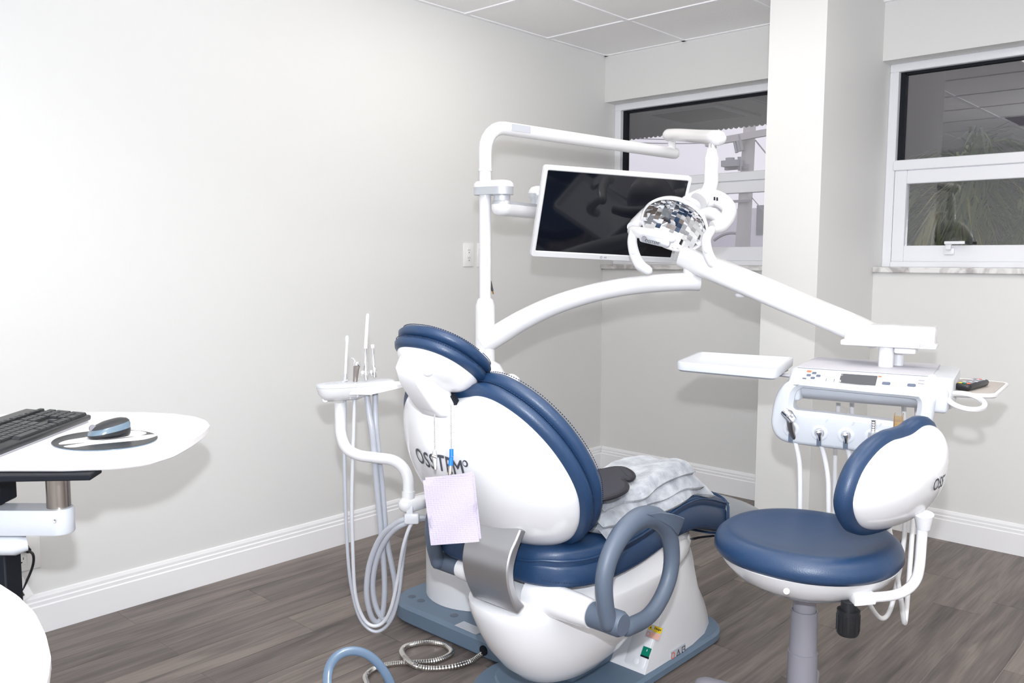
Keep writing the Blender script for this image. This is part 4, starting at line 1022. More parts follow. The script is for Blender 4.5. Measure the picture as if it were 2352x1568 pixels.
# bowl shell and rim
def bring(s, w): return [bowlp(RA*s*math.cos(2*PI*k/48), RB*s*math.sin(2*PI*k/48), w) for k in range(48)]
sect = [(math.sin(t)*1.0, -RD*math.cos(t)) for t in [PI/2*k/9 for k in range(9, 0, -1)]]
out_ = [bring(s*1.045+.0, w*1.08-.002) for s, w in sect]; inn = [bring(s*.99, w) for s, w in sect][::-1]
obj('bowl_shell', loft([bring(1.0, .006), bring(1.05, .006), bring(1.07, .0)] + out_[1:] + inn[:-1] + [bring(.99, .004), bring(1.0, .006)], False, False), 'white', lampo, angle=50)
# mirror facets: staggered flat mirrors lining the bowl, each its own piece
rnd = random.Random(11)
def dompt(th, ph):   # th across, ph up, inside the bowl; flat-ish paraboloid
    u, v = th, ph
    r2 = u*u+v*v
    return bowlp(RA*u*.97, RB*v*.97, -.046*(1-r2))
cols = 13
for i in range(cols):
    u0 = -1+2*i/cols; u1 = -1+2*(i+1)/cols; um = (u0+u1)/2; vm = math.sqrt(max(0, 1-um*um))
    nr = max(1, int(round(11*vm))); off = rnd.uniform(0, .5)
    for j in range(nr+1):
        v0 = max(-vm, -vm+2*vm*(j-off)/nr); v1 = min(vm, -vm+2*vm*(j+1-off)/nr)
        if v1-v0 < .03: continue
        P = [dompt(a, b) for a, b in ((u0, v0), (u1, v0), (u1, v1), (u0, v1))]
        c = sum(P, Vector())/4; n_ = (P[1]-P[0]).cross(P[3]-P[0]).normalized()
        if n_.dot(AX) < 0: n_ = -n_
        n2 = (n_ + UX*rnd.uniform(-.025, .025) + UY*rnd.uniform(-.07, .07)).normalized()
        Q = [p - n2*((p-c).dot(n2)) + n2*.001 for p in P]
        obj('mirror_facet', ([*Q], [(0, 1, 2, 3)]), 'mirror', lampo, False)
# light source bar across the front of the bowl
lb = [ad(1452, 530, LC-.06), ad(1474, 535, LC-.11), ad(1505, 541, LC-.16), ad(1530, 546, LC-.19), ad(1541, 547, LC-.19)]
bar_ = obj('light_bar', tube(lb, [.018, .020, .021, .022, .018], 20, smooth=4, flat=(1, .9), up=tuple(CU), round_end=True), 'white', lampo)
fc_ = ad(1492, 553, LC-.185); fdir = (ad(1530, 560, LC-.215)-ad(1470, 546, LC-.165)).normalized(); fup = (CU - fdir*CU.dot(fdir)).normalized(); fn = fdir.cross(fup)
face = obj('face_plate', xf(extrude(rrect(.108, .026, .012, 5), [(0, -.012), (0, .002), (.0015, .003)], Matrix()), fr(ad(1503, 553, LC-.192), fdir, fup, fn)), 'silver', bar_)
obj('sensor_lens', lathe([(.009, 0), (.009, .001), (.006, -.001), (0, -.001)], 20, fr(ad(1479, 548, LC-.178), fdir, fup, fn)), 'grey', face)
obj('wordmark', xf(wordmark(.0135), fr(ad(1497, 556, LC-.197), fdir, fup, fn)), 'logo', face, False)
obj('white_window', xf(extrude(rrect(.038, .020, .008, 5), [(0, 0), (0, .0035)], Matrix()), fr(ad(1526, 557, LC-.206), fdir, fup, fn)), 'white3', face)
# two grip handles
hl_ = obj('handle', tube([ad(1455, 530, LC-.07), ad(1452, 556, LC-.09), ad(1458, 585, LC-.11), ad(1470, 608, LC-.12), ad(1487, 621, LC-.12)], [.015, .0165, .0175, .0185, .017], 18, smooth=5, round_end=True), 'white', lampo)
hr_ = obj('handle', tube([ad(1634, 528, LC-.03), ad(1622, 550, LC-.05), ad(1626, 580, LC-.07), ad(1637, 603, LC-.08), ad(1650, 615, LC-.08)], [.015, .0165, .0175, .0190, .0175], 18, smooth=5, round_end=True), 'white', lampo)
for h_, px, py, dd in ((hl_, 1455, 580, LC-.128), (hr_, 1623, 577, LC-.088)):
    obj('button', lathe([(.0065, -.004), (.0065, .001), (.005, .002), (0, .002)], 18, fr(ad(px, py, dd), CR, CU, -CF)), 'white3', h_)

# ------------------------------------------------------------------ monitor on its bracket arm
mo = Vector((-1.8336, 2.5166, 1.4106)); my, mp_, mr = .9744, .3824, -.0472
def axes3(yw, pt, rl):
    f = Vector((-math.sin(yw)*math.cos(pt), math.cos(yw)*math.cos(pt), math.sin(pt))); r = Vector((math.cos(yw), math.sin(yw), 0)); u = r.cross(f)
    return r*math.cos(rl)+u*math.sin(rl), u*math.cos(rl)-r*math.sin(rl), f
mr_, mu_, mf_ = axes3(my, mp_, mr)
mon = thing('monitor', 'flat screen monitor with white frame and dark blank screen', 'monitor', tuple(mo))
mm_ = fr(mo, mr_, mu_, -mf_)
ofr = ccw(rrect(.555, .335, .012, 5)); ifr = ccw(rrect(.525, .294, .003, 5, .002, .004))
obj('bezel', ringplate(ofr, ifr, [(.004, -.022), (.001, -.018), (0, -.012), (0, .0), (.003, .004)], mm_), 'bezel', mon, angle=40)
obj('back_panel', xf(extrude(rrect(.545, .325, .02, 5), [(.05, -.050), (.01, -.035), (0, -.018), (0, -.004)], Matrix()), mm_), 'white2', mon)
obj('screen', xf(box(-.264, .266, -.146, .154, -.006, .0005), mm_), 'screen', mon, False)
lgo = join(annulus(-.012, 0, .0045, .0032, 18), text('LG', .0085, .0002))
lgo = ([Vector((p[0]+(.0 if i < 36 else .004), p[1], 0)) for i, p in enumerate(lgo[0])], lgo[1])
obj('maker_mark', xf(lgo, fr(mo - mu_*.1555 + mr_*.002 - mf_*.0046, mr_, mu_, -mf_)), 'print', mon, False)
# bracket: clamp on the pole, two swivels, lower arm
br_ = thing('monitor_bracket', 'white and silver swivel bracket holding the monitor to the post', 'bracket', (PX_, PY_, 1.46))
zc_ = 1.478
def p2(px, z): # point over the bracket line at height z
    return apl(px, 455, Vector((PX_, PY_, 0)), Vector((-.62, .78, 0)).cross(Z1))
jd = (mo - Vector((PX_, PY_, 0))); jd.z = 0; jd.normalize()
j1 = ad(1153, 455, (Vector((PX_, PY_, 1.47))-CLOC).dot(CF)-.03)
def stadium(a, b, r, n=12):
    d = Vector((b.x-a.x, b.y-a.y, 0)).normalized(); s = Z1.cross(d); out = []
    for k in range(n+1): t = -PI/2 + PI*k/n; out.append((b.x + (d.x*math.cos(t)+s.x*math.sin(t))*r, b.y + (d.y*math.cos(t)+s.y*math.sin(t))*r))
    for k in range(n+1): t = PI/2 + PI*k/n; out.append((a.x + (d.x*math.cos(t)+s.x*math.sin(t))*r, a.y + (d.y*math.cos(t)+s.y*math.sin(t))*r))
    return out
pa = Vector((PX_, PY_, 0)); so_ = ccw(stadium(pa, j1, .040))
zq = ad(1120, 433, 3.0).z
obj('clamp', loft([[Vector((p[0], p[1], z)) for p in offset2(so_, i)] for i, z in ((0, zq-.026), (0, zq)) ]), 'silver', br_)
obj('clamp_cover', loft([[Vector((p[0], p[1], z)) for p in offset2(so_, i)] for i, z in ((-.001, zq+.0), (0, zq+.010), (.006, zq+.019), (.016, zq+.023))]), 'white', br_)
zj = ad(1153, 458, 2.97).z
obj('swivel', lathe([(.040, zq-.010), (.036, zq-.024), (.028, zq-.030), (.028, zq-.046), (.030, zq-.048), (.033, zq-.060)], 28, Matrix.Translation((j1.x, j1.y, 0))), 'silver', br_)
j2 = mo - mr_*.285 + mf_*.10; j2 = ad(1236, 472, (j1-CLOC).dot(CF)+.22)
s2 = ccw(stadium(Vector((j1.x, j1.y, 0)), Vector((j2.x, j2.y, 0)), .036))
obj('lower_arm', loft([[Vector((p[0], p[1], z)) for p in offset2(s2, i)] for i, z in ((.020, zq-.098), (.006, zq-.090), (0, zq-.074), (0, zq-.060))]), 'white', br_)
s3 = ccw(stadium(Vector((j1.x, j1.y, 0)), Vector((j2.x, j2.y, 0)), .028))
obj('arm_liner', loft([[Vector((p[0], p[1], z)) for p in s3] for z in (zq-.060, zq-.048)]), 'silver', br_)
jt = Vector((j2.x, j2.y, 0)); zt2 = zq-.048
obj('tilt_swivel', lathe([(.028, zt2), (.028, zt2+.020), (.036, zt2+.030), (.036, zt2+.042)], 28, Matrix.Translation(jt)), 'silver', br_)
obj('swivel_cap', lathe([(.037, zt2+.042), (.036, zt2+.052), (.028, zt2+.064), (.012, zt2+.070), (0, zt2+.071)], 28, Matrix.Translation(jt)), 'white', br_)
obj('tilt_head', tube([Vector((j2.x, j2.y, zq-.03)), mo + mf_*.052 - mr_*.05, mo + mf_*.045], .024, 16, smooth=4), 'white2', br_)
# ------------------------------------------------------------------ operator stool
SC = Vector((-.87, 2.05, 0))
sa = math.radians(-10); SR = Vector((math.cos(sa), math.sin(sa), 0)); SW = Vector((-SR.y, SR.x, 0))
stool = thing('operator_stool', 'operator stool with round navy seat, white shell and curved backrest', 'stool', tuple(SC))
so3 = sellipse(.220, .220, 2.15, 64)
ZR = .522
def seatp(u, v, h): return SC + X1*u + Vector((0, 1, 0))*v + Z1*(ZR+h)
obj('seat_cushion', pad(so3, [(.03, -.004), (.004, -.002), (-.004, .010), (-.003, .026), (.004, .042), (.018, .053), (.036, .056)], seatp, (.88, .7, .5, .3, .12), lambda s: -.022*(1-s**2)), 'blue', stool, angle=70)
obj('seat_shell', lathe([(.05, -.082), (.10, -.080), (.145, -.070), (.182, -.050), (.207, -.022), (.218, -.003), (.214, .0), (.17, .0)], 56, Matrix.Translation(SC + Z1*ZR)), 'white', stool)
obj('under_flange', lathe([(.030, -.102), (.034, -.098), (.055, -.092), (.12, -.083), (.14, -.074), (.10, -.072)], 40, Matrix.Translation(SC + Z1*ZR)), 'silver', stool)
pk = ad(1806, 1357, 1.90); obj('plug', lathe([(.007, 0), (.007, .002), (.006, .0025), (0, .0025)], 20, fr(ad(1806, 1357, 1.905), CR, CU, -CF)), 'white2', stool)
zc0 = ZR-.100
for nm, r0, z0, z1 in (('column_section', .0265, .30, zc0), ('column_section', .0315, .21, .372), ('column_section', .035, .06, .262)):
    obj(nm, lathe([(r0+.003, z0), (r0+.001, z1-.004), (r0+.0015, z1), (r0-.002, z1), (r0-.002, z1-.01), (0, z1-.01)], 36, Matrix.Translation(SC)), 'grey', stool)
obj('base_hub', lathe([(.05, .055), (.055, .075), (.05, .095), (.04, .105), (0, .105)], 32, Matrix.Translation(SC)), 'grey', stool)
le = az(1612, 1549, .098); a0_ = math.atan2(le.y-SC.y, le.x-SC.x)
for k in range(5):
    a = a0_ + 2*PI*k/5; d = Vector((math.cos(a), math.sin(a), 0))
    lg = obj('leg', tube([SC+d*.035+Z1*.082, SC+d*.16+Z1*.086, SC+d*.265+Z1*.080, SC+d*.292+Z1*.074], [.024, .022, .020, .016], 14, smooth=3, flat=(.8, 1.15), up=(0, 0, 1), round_end=True), 'grey', stool)
    cpos = SC + d*.275; s = Vector((-d.y, d.x, 0))
    obj('caster', join(tube([cpos+s*.006+Z1*.0255, cpos+s*.022+Z1*.0255], .025, 20), tube([cpos-s*.022+Z1*.0255, cpos-s*.006+Z1*.0255], .025, 20), cyl(cpos+Z1*.02, cpos+Z1*.07, .006, 10)), 'grey', lg)
# height knob under the seat
kp = ad(1950, 1380, 1.98)
kb_ = obj('tilt_knob', tube([kp, kp+Vector((0, 0, -.020)), kp+Vector((0, 0, -.0201)), kp+Vector((0, 0, -.075)), kp+Vector((0, 0, -.080))], [.018, .018, .0258, .0252, .022], 28), 'black', stool, angle=40)
for k in range(14):
    a = 2*PI*k/14; c = kp + Vector((math.cos(a)*.0252, math.sin(a)*.0252, 0)); obj('knob_rib', cyl(c+Vector((0, 0, -.030)), c+Vector((0, 0, -.070)), .0016, 6), 'black', kb_)
# back tube
tp_ = [ad(1975, 1374, 1.975), ad(2000, 1372, 1.975), ad(2050, 1367, 1.98), ad(2083, 1354, 1.98), ad(2104, 1330, 1.985), ad(2112, 1298, 1.985), ad(2116, 1250, 1.985), ad(2120, 1195, 1.985)]
obj('back_tube', tube(tp_, .0118, 18, smooth=4), 'white', stool)
obj('tube_socket', xf(rbox(-.030, .022, -.016, .016, -.012, .014, .004, 2), fr(ad(1985, 1373, 1.975), (tp_[2]-tp_[0]).normalized(), Z1.cross((tp_[2]-tp_[0]).normalized()).normalized(), Z1)), 'white', stool)
# backrest
W0 = .032
bo2 = [(-.178, .735), (-.155, .790), (-.10, .828), (-.04, .846), (.01, .848), (.055, .852), (.10, .866), (.145, .858), (.172, .815), (.176, .76), (.155, .695), (.10, .650), (.03, .630), (-.05, .634), (-.115, .655), (-.160, .693)]
bo2 = smooth2(ccw(bo2), 4)
BR0 = SC + SR*.198 + SW*W0
def sback(u, v, h): return BR0 + SW*u + Z1*v - SR*(h - .25*u*u) - SR*.12*(v-.74)*(-1)
bsh = obj('back_shell', pad(bo2, [(.008, .004), (0, .002), (0, -.003)], sback, fill, dome(.088), bottom=False), 'white', stool, angle=60)
obj('back_cushion', pad(bo2, [(.02, -.003), (.003, -.002), (-.012, .004), (-.019, .016), (-.019, .030), (-.010, .042), (.010, .050), (.03, .052)], sback, (.85, .6, .35, .12), lambda s: -.008*(1-s)), 'blue', stool, angle=70)
obj('back_socket', tube([ad(2121, 1212, 1.985), ad(2122, 1180, 1.975)], [.0155, .022], 20), 'white', stool)
# wordmark on the shell
cyb = sum(p[1] for p in bo2)/len(bo2)
def sdome(u, v):
    a = math.atan2(v-cyb, u); r = math.hypot(u, v-cyb); mx = 1e-3; d = (math.cos(a), math.sin(a)); cxb = sum(p[0] for p in bo2)/len(bo2)
    for i in range(len(bo2)):
        p, q = bo2[i], bo2[(i+1) % len(bo2)]; ex, ey = q[0]-p[0], q[1]-p[1]; den = d[0]*ey-d[1]*ex
        if abs(den) < 1e-9: continue
        px_, py_ = p[0]-cxb, p[1]-cyb; t = (px_*ey-py_*ex)/den; s = (px_*d[1]-py_*d[0])/den
        if t > 0 and 0 <= s <= 1: mx = max(mx, t)
    return -.003 - .088*(1-min(1, r/mx)**2.1)**.72
obj('wordmark', mapf(wordmark(.040), lambda x, y, z: sback(x*.92+.07, y+.752, sdome(x*.92+.07, y+.752)-.0028)), 'logo', bsh, False)
# ------------------------------------------------------------------ assistant's instrument holder at the far side of the chair
DA = 2.52
hold = thing('assistant_holder', 'white instrument holder tray on a bent tube beside the headrest', 'instrument holder', tuple(ad(960, 1158, DA+.1)))
hpts = [ad(781, 925, DA), ad(782, 965, DA), ad(784, 1000, DA), ad(797, 1030, DA), ad(825, 1045, DA), ad(865, 1051, DA), ad(903, 1057, DA), ad(926, 1074, DA), ad(937, 1100, DA), ad(938, 1140, DA)]
obj('bent_tube', tube(hpts, .0165, 20, smooth=4), 'white', hold)
obj('tube_collar', tube([ad(938, 1128, DA), ad(938, 1150, DA)], .0195, 22), 'white', hold)
obj('mount_tube', tube([ad(933, 1158, DA-.005), ad(942, 1158, DA), ad(975, 1151, DA+.04), ad(1010, 1146, DA+.14), ad(1045, 1142, DA+.34)], [.024, .024, .021, .021, .021], 20, round_end=True), 'white', hold)
# boat shaped body: long axis seen almost square on, top plate oval
hc_ = ad(818, 884, DA); hx = (ad(905, 872, DA+.10)-ad(732, 892, DA-.02)); hx.z = 0; HLn = hx.length; hx.normalize(); hy = Z1.cross(hx)
hmx = fr(hc_, hx, hy, Z1)
o4 = sellipse(HLn/2, .046, 2.7, 56)
rings = []
for i, z in ((.034, -.042), (.018, -.036), (.006, -.020), (.001, -.004), (0, .0)): rings.append([hmx @ Vector((p[0], p[1], z*(1.0 if p[0] < 0 else max(.35, 1-.9*p[0]/(HLn/2))))) for p in offset2(o4, i)])
hb = obj('body', loft(rings), 'white', hold, angle=50)
obj('top_plate', loft([[hmx @ Vector((p[0], p[1], z)) for p in offset2(o4, i)] for i, z in ((0, .0005), (0, .006), (.003, .009), (.012, .010))]), 'white3', hold, angle=50)
obj('button', lathe([(.008, -.003), (.008, .001), (0, .002)], 18, fr(ad(747, 917, DA-.052), CR, CU, -CF)), 'white2', hb)
ch = hmx @ Vector((-.083, 0, .0102)); obj('indicator_pair', join(lathe([(.008, 0), (.008, .0008), (0, .0008)], 16, Matrix.Translation(ch)), lathe([(.008, 0), (.008, .0008), (0, .0008)], 16, Matrix.Translation(ch+hx*.02))), 'greysticker', hb)
# small shelf wing in front
wg = [ad(797, 901, DA-.05), ad(850, 902, DA-.055), ad(928, 884, DA-.02), ad(928, 878, DA+.0), ad(890, 879, DA+.02), ad(830, 890, DA+.0)]
obj('shelf_wing', loft([[p + Z1*z for p in wg] for z in (-.006, .0, .004)]), 'white', hold, False)
for k, px in enumerate((789, 807, 823)): obj('hose_notch', tube([ad(px, 902+2*k, DA-.035), ad(px-3, 918-3*k, DA-.035)], [.007, .003], 10), 'white', hb)
# hose clip below the joint
cl = ad(946, 1190, DA-.015)
obj('hose_clip', join(xf(rbox(-.022, .022, -.012, .012, -.016, .016, .006, 2), fr(cl, CR, CF, CU)), xf(rbox(-.010, .010, -.008, .008, -.010, .028, .004, 2), fr(cl+CU*.012-CR*.006, CR, CF, CU))), 'hose', hold)

def hz(pts): return [ad(px, py, d) for px, py, d in pts]
clipend = [(950, 1196, DA-.01), (985, 1188, DA+.04), (1010, 1185, DA+.10)]
def inst(nm, label, hose, r, mat): 
    t = thing(nm, label, 'handpiece', tuple(ad(hose[0][0], hose[0][1], hose[0][2])))
    obj('hose', tube(hz(hose), r, 12, smooth=6), mat, t); return t
g0 = DA
s1 = inst('saliva_ejector', 'thin white saliva ejector standing leftmost in assistant holder', [(792, 905, g0), (791, 1040, g0), (793, 1145, g0+.02), (800, 1290, g0+.06), (812, 1373, g0+.10), (830, 1425, g0+.12), (857, 1449, g0+.12), (882, 1443, g0+.12), (903, 1414, g0+.10), (917, 1360, g0+.07), (925, 1290, g0+.04), (935, 1228, g0+.0)] + clipend, .0052, 'hose2')
obj('tip', tube([ad(793, 870, g0), ad(795, 820, g0), ad(797, 785, g0), ad(797, 774, g0)], [.0038, .0038, .0038, .0038], 12), 'hosewhite', s1)
obj('tip_cap', tube([ad(797, 785, g0), ad(797, 774, g0)], .0048, 12, round_end=True), 'hosewhite', s1)
obj('valve', tube([ad(791, 884, g0), ad(793, 868, g0), ad(793.5, 858, g0)], [.009, .006, .0045], 14), 'silver', s1)
obj('valve_lever', tube([ad(786, 877, g0-.01), ad(799, 872, g0-.01)], .0022, 8), 'chrome', s1)
s2_ = inst('air_syringe', 'grey steel air-water syringe with bent tip in assistant holder', [(815, 895, g0), (812, 1000, g0), (808, 1145, g0+.02), (810, 1254, g0+.05), (816, 1362, g0+.09), (834, 1418, g0+.11), (857, 1437, g0+.11), (881, 1428, g0+.11), (899, 1393, g0+.09), (914, 1326, g0+.06), (928, 1248, g0+.0)] + clipend, .0056, 'hose')
obj('body', tube([ad(816, 876, g0), ad(818, 850, g0), ad(820, 836, g0-.01)], [.0065, .0085, .0105], 16), 'steelrod', s2_)
obj('head', lathe([(.0105, -.006), (.0112, .0), (.009, .006), (.0, .008)], 20, Matrix.Translation(ad(820, 835, g0-.01))), 'chrome', s2_)
obj('nozzle', tube([ad(817, 832, g0), ad(812, 823, g0), ad(807, 822, g0)], .0018, 8), 'chrome', s2_)
s3_ = inst('suction_tip', 'tall white suction tube in chrome handle in assistant holder', [(841, 890, g0), (848, 950, g0), (856, 1000, g0), (865, 1109, g0+.03), (876, 1232, g0+.08), (883, 1326, g0+.13), (881, 1395, g0+.16), (870, 1428, g0+.17), (853, 1415, g0+.16), (842, 1362, g0+.13), (849, 1295, g0+.10), (873, 1236, g0+.06), (905, 1205, g0+.02), (938, 1190, g0-.005)] + clipend[1:], .0088, 'hose2')
obj('handle', tube([ad(842, 872, g0), ad(841, 860, g0), ad(840, 845, g0), ad(840, 815, g0), ad(839.5, 800, g0)], [.0065, .0075, .0055, .0045, .0060], 16, smooth=3), 'chrome', s3_)
obj('suction_tube', tube([ad(839.5, 802, g0), ad(842, 760, g0), ad(844, 727, g0), ad(845, 720, g0)], [.0052, .0050, .0050, .0035], 14), 'hosewhite', s3_)
obj('valve', xf(rbox(-.006, .006, -.006, .006, -.008, .008, .003, 2), fr(ad(833, 857, g0), CR, CF, CU)), 'chrome', s3_)
s4_ = inst('suction_wand', 'chrome suction handle with short white tip, rightmost in assistant holder', [(862, 890, g0+.02), (862, 950, g0+.02), (865, 1000, g0+.02), (877, 1109, g0+.05), (888, 1235, g0+.09), (902, 1308, g0+.13), (908, 1350, g0+.15), (903, 1404, g0+.17), (888, 1425, g0+.17), (866, 1400, g0+.16), (856, 1344, g0+.13), (867, 1279, g0+.09), (896, 1226, g0+.04), (938, 1198, g0-.005)] + clipend[1:], .0086, 'hose2')
obj('handle', tube([ad(861, 866, g0+.02), ad(860.5, 852, g0+.02), ad(858, 840, g0+.02), ad(857, 815, g0+.02), ad(856, 799, g0+.02)], [.0065, .0075, .0055, .0045, .0060], 16, smooth=3), 'chrome', s4_)
obj('white_tip', tube([ad(856, 799, g0+.02), ad(855.5, 791, g0+.02)], [.0048, .0058], 14), 'hosewhite', s4_)
obj('valve', xf(rbox(-.006, .006, -.006, .006, -.008, .008, .003, 2), fr(ad(853, 856, g0+.02), CR, CF, CU)), 'chrome', s4_)
# ------------------------------------------------------------------ bib chain and paper bib hanging behind the backrest
DB = 1.99
chn = thing('bib_chain', 'beaded metal bib chain with two clips hanging from the headrest arm', 'bib chain', tuple(ad(1016, 940, DB)))
def beads(a, b, n, r=.0019):
    return join(*[lathe([(0, -r), (r*.8, -r*.6), (r, 0), (r*.8, r*.6), (0, r)], 6, Matrix.Translation(a.lerp(b, (i+.5)/n))) for i in range(n)])
c1a, c1b = ad(998, 952, DB), ad(999, 1036, DB-.005); c2a, c2b = ad(1036, 928, DB+.01), ad(1037, 1032, DB-.005)
tag(obj('bead_chain', beads(c1a, c1b, 26), 'chrome', chn), kind='stuff'); tag(obj('bead_chain', beads(c2a, c2b, 32), 'chrome', chn), kind='stuff')
k1 = obj('clip', tube([ad(998, 1034, DB-.006), ad(998, 1046, DB-.006), ad(999, 1064, DB-.007), ad(1000, 1078, DB-.008)], [.0045, .0065, .0045, .0022], 12, flat=(.5, 1), up=tuple(CF)), 'chrome', chn)
obj('clip_lever', tube([ad(993, 1046, DB-.012), ad(1003, 1050, DB-.012)], .0032, 8), 'steelrod', k1)
k2 = obj('clip', tube([ad(1035, 1066, DB-.006), ad(1034, 1078, DB-.008), ad(1033, 1092, DB-.009), ad(1031, 1108, DB-.010)], [.0040, .0050, .0042, .0018], 12, flat=(.5, 1), up=tuple(CF)), 'steelrod', chn)
obj('blue_grip', join(tube([ad(1037, 1031, DB-.006), ad(1037, 1048, DB-.007)], [.0048, .0050], 10), tube([ad(1036.5, 1049, DB-.007), ad(1035, 1069, DB-.008)], [.0050, .0055], 10)), 'bluegrip', k2)
pc_ = [ad(972, 1102, DB-.012), ad(1084, 1090, DB-.014), ad(1101, 1242, DB-.03), ad(990, 1251, DB-.03)]
def bibpt(u, v, off=0.0):
    a = pc_[0].lerp(pc_[1], u); b = pc_[3].lerp(pc_[2], u); p = a.lerp(b, v); return p - CF*(off + .004*math.sin(u*PI) + .002*math.sin(v*9+u*5))
bib = thing('paper_bib', 'folded pale lilac paper bib clipped to the bib chain', 'paper bib', tuple(pc_[3]))
def sheet(off, du, dv, sx=1.0):
    g = grid(9, 12, lambda u, v: bibpt(u*sx+du, v+dv, off)); g2 = grid(9, 12, lambda u, v: bibpt(u*sx+du, v+dv, off+.0012))
    n = len(g[0]); F = list(g[1]) + [tuple(i+n for i in q[::-1]) for q in g2[1]]
    ed = [i for i in range(9)] + [9*j+8 for j in range(1, 12)] + [9*11+i for i in range(7, -1, -1)] + [9*j for j in range(10, 0, -1)]
    for i in range(len(ed)): a, b = ed[i], ed[(i+1) % len(ed)]; F.append((a, b, b+n, a+n))
    return g[0]+g2[0], F
obj('front_fold', sheet(.003, 0, 0), 'paper', bib, angle=80)
obj('back_fold', sheet(-.002, .045, -.035), 'paper', bib, angle=80)

# ------------------------------------------------------------------ blanket and dark pad on the seat
def seat_top(x, y):
    if y <= DS[0][0]: s = DS[0]
    elif y >= DS[-1][0]: s = DS[-1]
    else:
        for a, b in zip(DS[:-1], DS[1:]):
            if a[0] <= y <= b[0]: t = (y-a[0])/max(1e-6, b[0]-a[0]); s = tuple(p+(q-p)*t for p, q in zip(a, b)); break
    r = min(1, abs(x-XC)/s[1]); return s[4] - .012*(1-r*r) - .03*max(0, r-.85)/.15
blk_ = thing('folded_blanket', 'folded pale grey fleece blanket lying on the chair seat', 'blanket', (-1.45, 1.98, .555))
def layer(nm, x0, x1, y0, y1, z0, th, seed, nu=44, nv=34, skew=0.0):
    def zz(x, y): return seat_top(x, y) + z0 + .006*noise.noise(Vector((x*7, y*7, seed)))
    V = []; F = []
    def prm(i, j):
        u, v = i/(nu-1), j/(nv-1); x = x0+(x1-x0)*u; y = y0+(y1-y0)*v + skew*(u-.5)
        y += .012*noise.noise(Vector((x*9, seed, v*3))); x += .014*noise.noise(Vector((y*8, seed+4, u*3)))
        e = min(u, 1-u)*abs(x1-x0), min(v, 1-v)*abs(y1-y0); dd = min(e); k = math.sqrt(max(0, 1-(1-min(1, dd/(th*.7)))**2))
        return x, y, k
    for s in (0, 1):
        for j in range(nv):
            for i in range(nu):
                x, y, k = prm(i, j); h = th*(.5 + (.5 if s else -.5)*k)
                w = .007*noise.noise(Vector((x*22, y*22, seed+9))) * k if s else 0
                V.append(Vector((x, y, zz(x, y)+h+w)))
    n = nu*nv
    for s in (0, 1):
        for j in range(nv-1):
            for i in range(nu-1):
                q = (j*nu+i, j*nu+i+1, (j+1)*nu+i+1, (j+1)*nu+i); F.append(tuple(a+s*n for a in (q if s else q[::-1])))
    ed = [i for i in range(nu)] + [nu*j+nu-1 for j in range(1, nv)] + [nu*(nv-1)+i for i in range(nu-2, -1, -1)] + [nu*j for j in range(nv-2, 0, -1)]
    for i in range(len(ed)): a, b = ed[i], ed[(i+1) % len(ed)]; F.append((a, b, b+n, a+n))
    return obj(nm, (V, F), 'fleece', blk_, angle=80)
layer('blanket_fold', -1.262, -1.50, 1.735, 2.285, .000, .032, 1)
layer('blanket_fold', -1.270, -1.495, 1.740, 2.245, .027, .030, 5, skew=.02)
layer('blanket_fold', -1.282, -1.49, 1.742, 2.19, .052, .038, 12, skew=-.02)
zp = .662
pp = [az(px, py, zp) for px, py in ((1372, 1080), (1390, 1075), (1411, 1071), (1433, 1072), (1449, 1080), (1456, 1089), (1450, 1096), (1436, 1097), (1429, 1100), (1438, 1106), (1441, 1114), (1437, 1122), (1422, 1131), (1400, 1139), (1380, 1142), (1362, 1138), (1352, 1120), (1356, 1095))]
po_ = smooth2(ccw([(p.x, p.y) for p in pp]), 3)
nb = thing('neck_pad', 'charcoal lobed fabric pad lying on the grey blanket', 'pad', (pp[8].x, pp[8].y, zp-.014))
obj('fabric', loft([[Vector((p[0], p[1], z)) for p in offset2(po_, i)] for i, z in ((.006, zp-.012), (.003, zp-.002), (.006, zp+.001), (.014, zp+.002))]), 'padblack', nb, angle=50)
obj('binding', tube([Vector((p[0], p[1], zp-.005)) for p in po_], .0062, 8, closed=True), 'padedge', nb)

# ------------------------------------------------------------------ foot control with hoop handle and armoured hose
DH = 2.42
fc = az(830, 1660, 0.0)
ped = thing('foot_control', 'blue hoop handle of a foot control on the floor at lower edge', 'foot control', (fc.x, fc.y, 0))
obj('pedal_body', extrude(ccw([(fc.x+.10*math.cos(2*PI*k/40), fc.y+.10*math.sin(2*PI*k/40)) for k in range(40)]), [(.008, .001), (0, .008), (0, .030), (.02, .045), (.05, .050)], Matrix()), 'base', ped)
hp_ = [ad(762, 1640, 2.30), ad(752, 1585, 2.32), ad(754, 1540, 2.34), ad(768, 1512, 2.35), ad(792, 1497, 2.36), ad(822, 1495, 2.37), ad(852, 1508, 2.38), ad(878, 1535, 2.39), ad(897, 1570, 2.40), ad(908, 1620, 2.41)]
obj('hoop_handle', tube(hp_, .0085, 14, smooth=5, flat=(.8, 1.5), up=tuple(CF)), 'hoop', ped)
cpx = [(1108, 1501, .030), (1082, 1518, .010), (1043, 1530, .008), (994, 1535, .008), (955, 1529, .020), (931, 1511, .022), (923, 1496, .014), (931, 1485, .010), (955, 1478, .008), (990, 1475, .008), (1021, 1481, .008), (1037, 1496, .008), (1025, 1508, .008), (994, 1518, .008), (955, 1521, .008), (916, 1523, .008), (886, 1527, .008), (861, 1535, .008), (845, 1546, .009), (839, 1558, .012), (845, 1580, .02), (838, 1620, .03)]
cpt = [az(px, py, z) for px, py, z in cpx]
cd = catmull(cpt, 14); fine = [cd[0]]; acc = 0
for a, b in zip(cd[:-1], cd[1:]):
    acc += (b-a).length
    if acc > .0024: fine.append(b); acc = 0
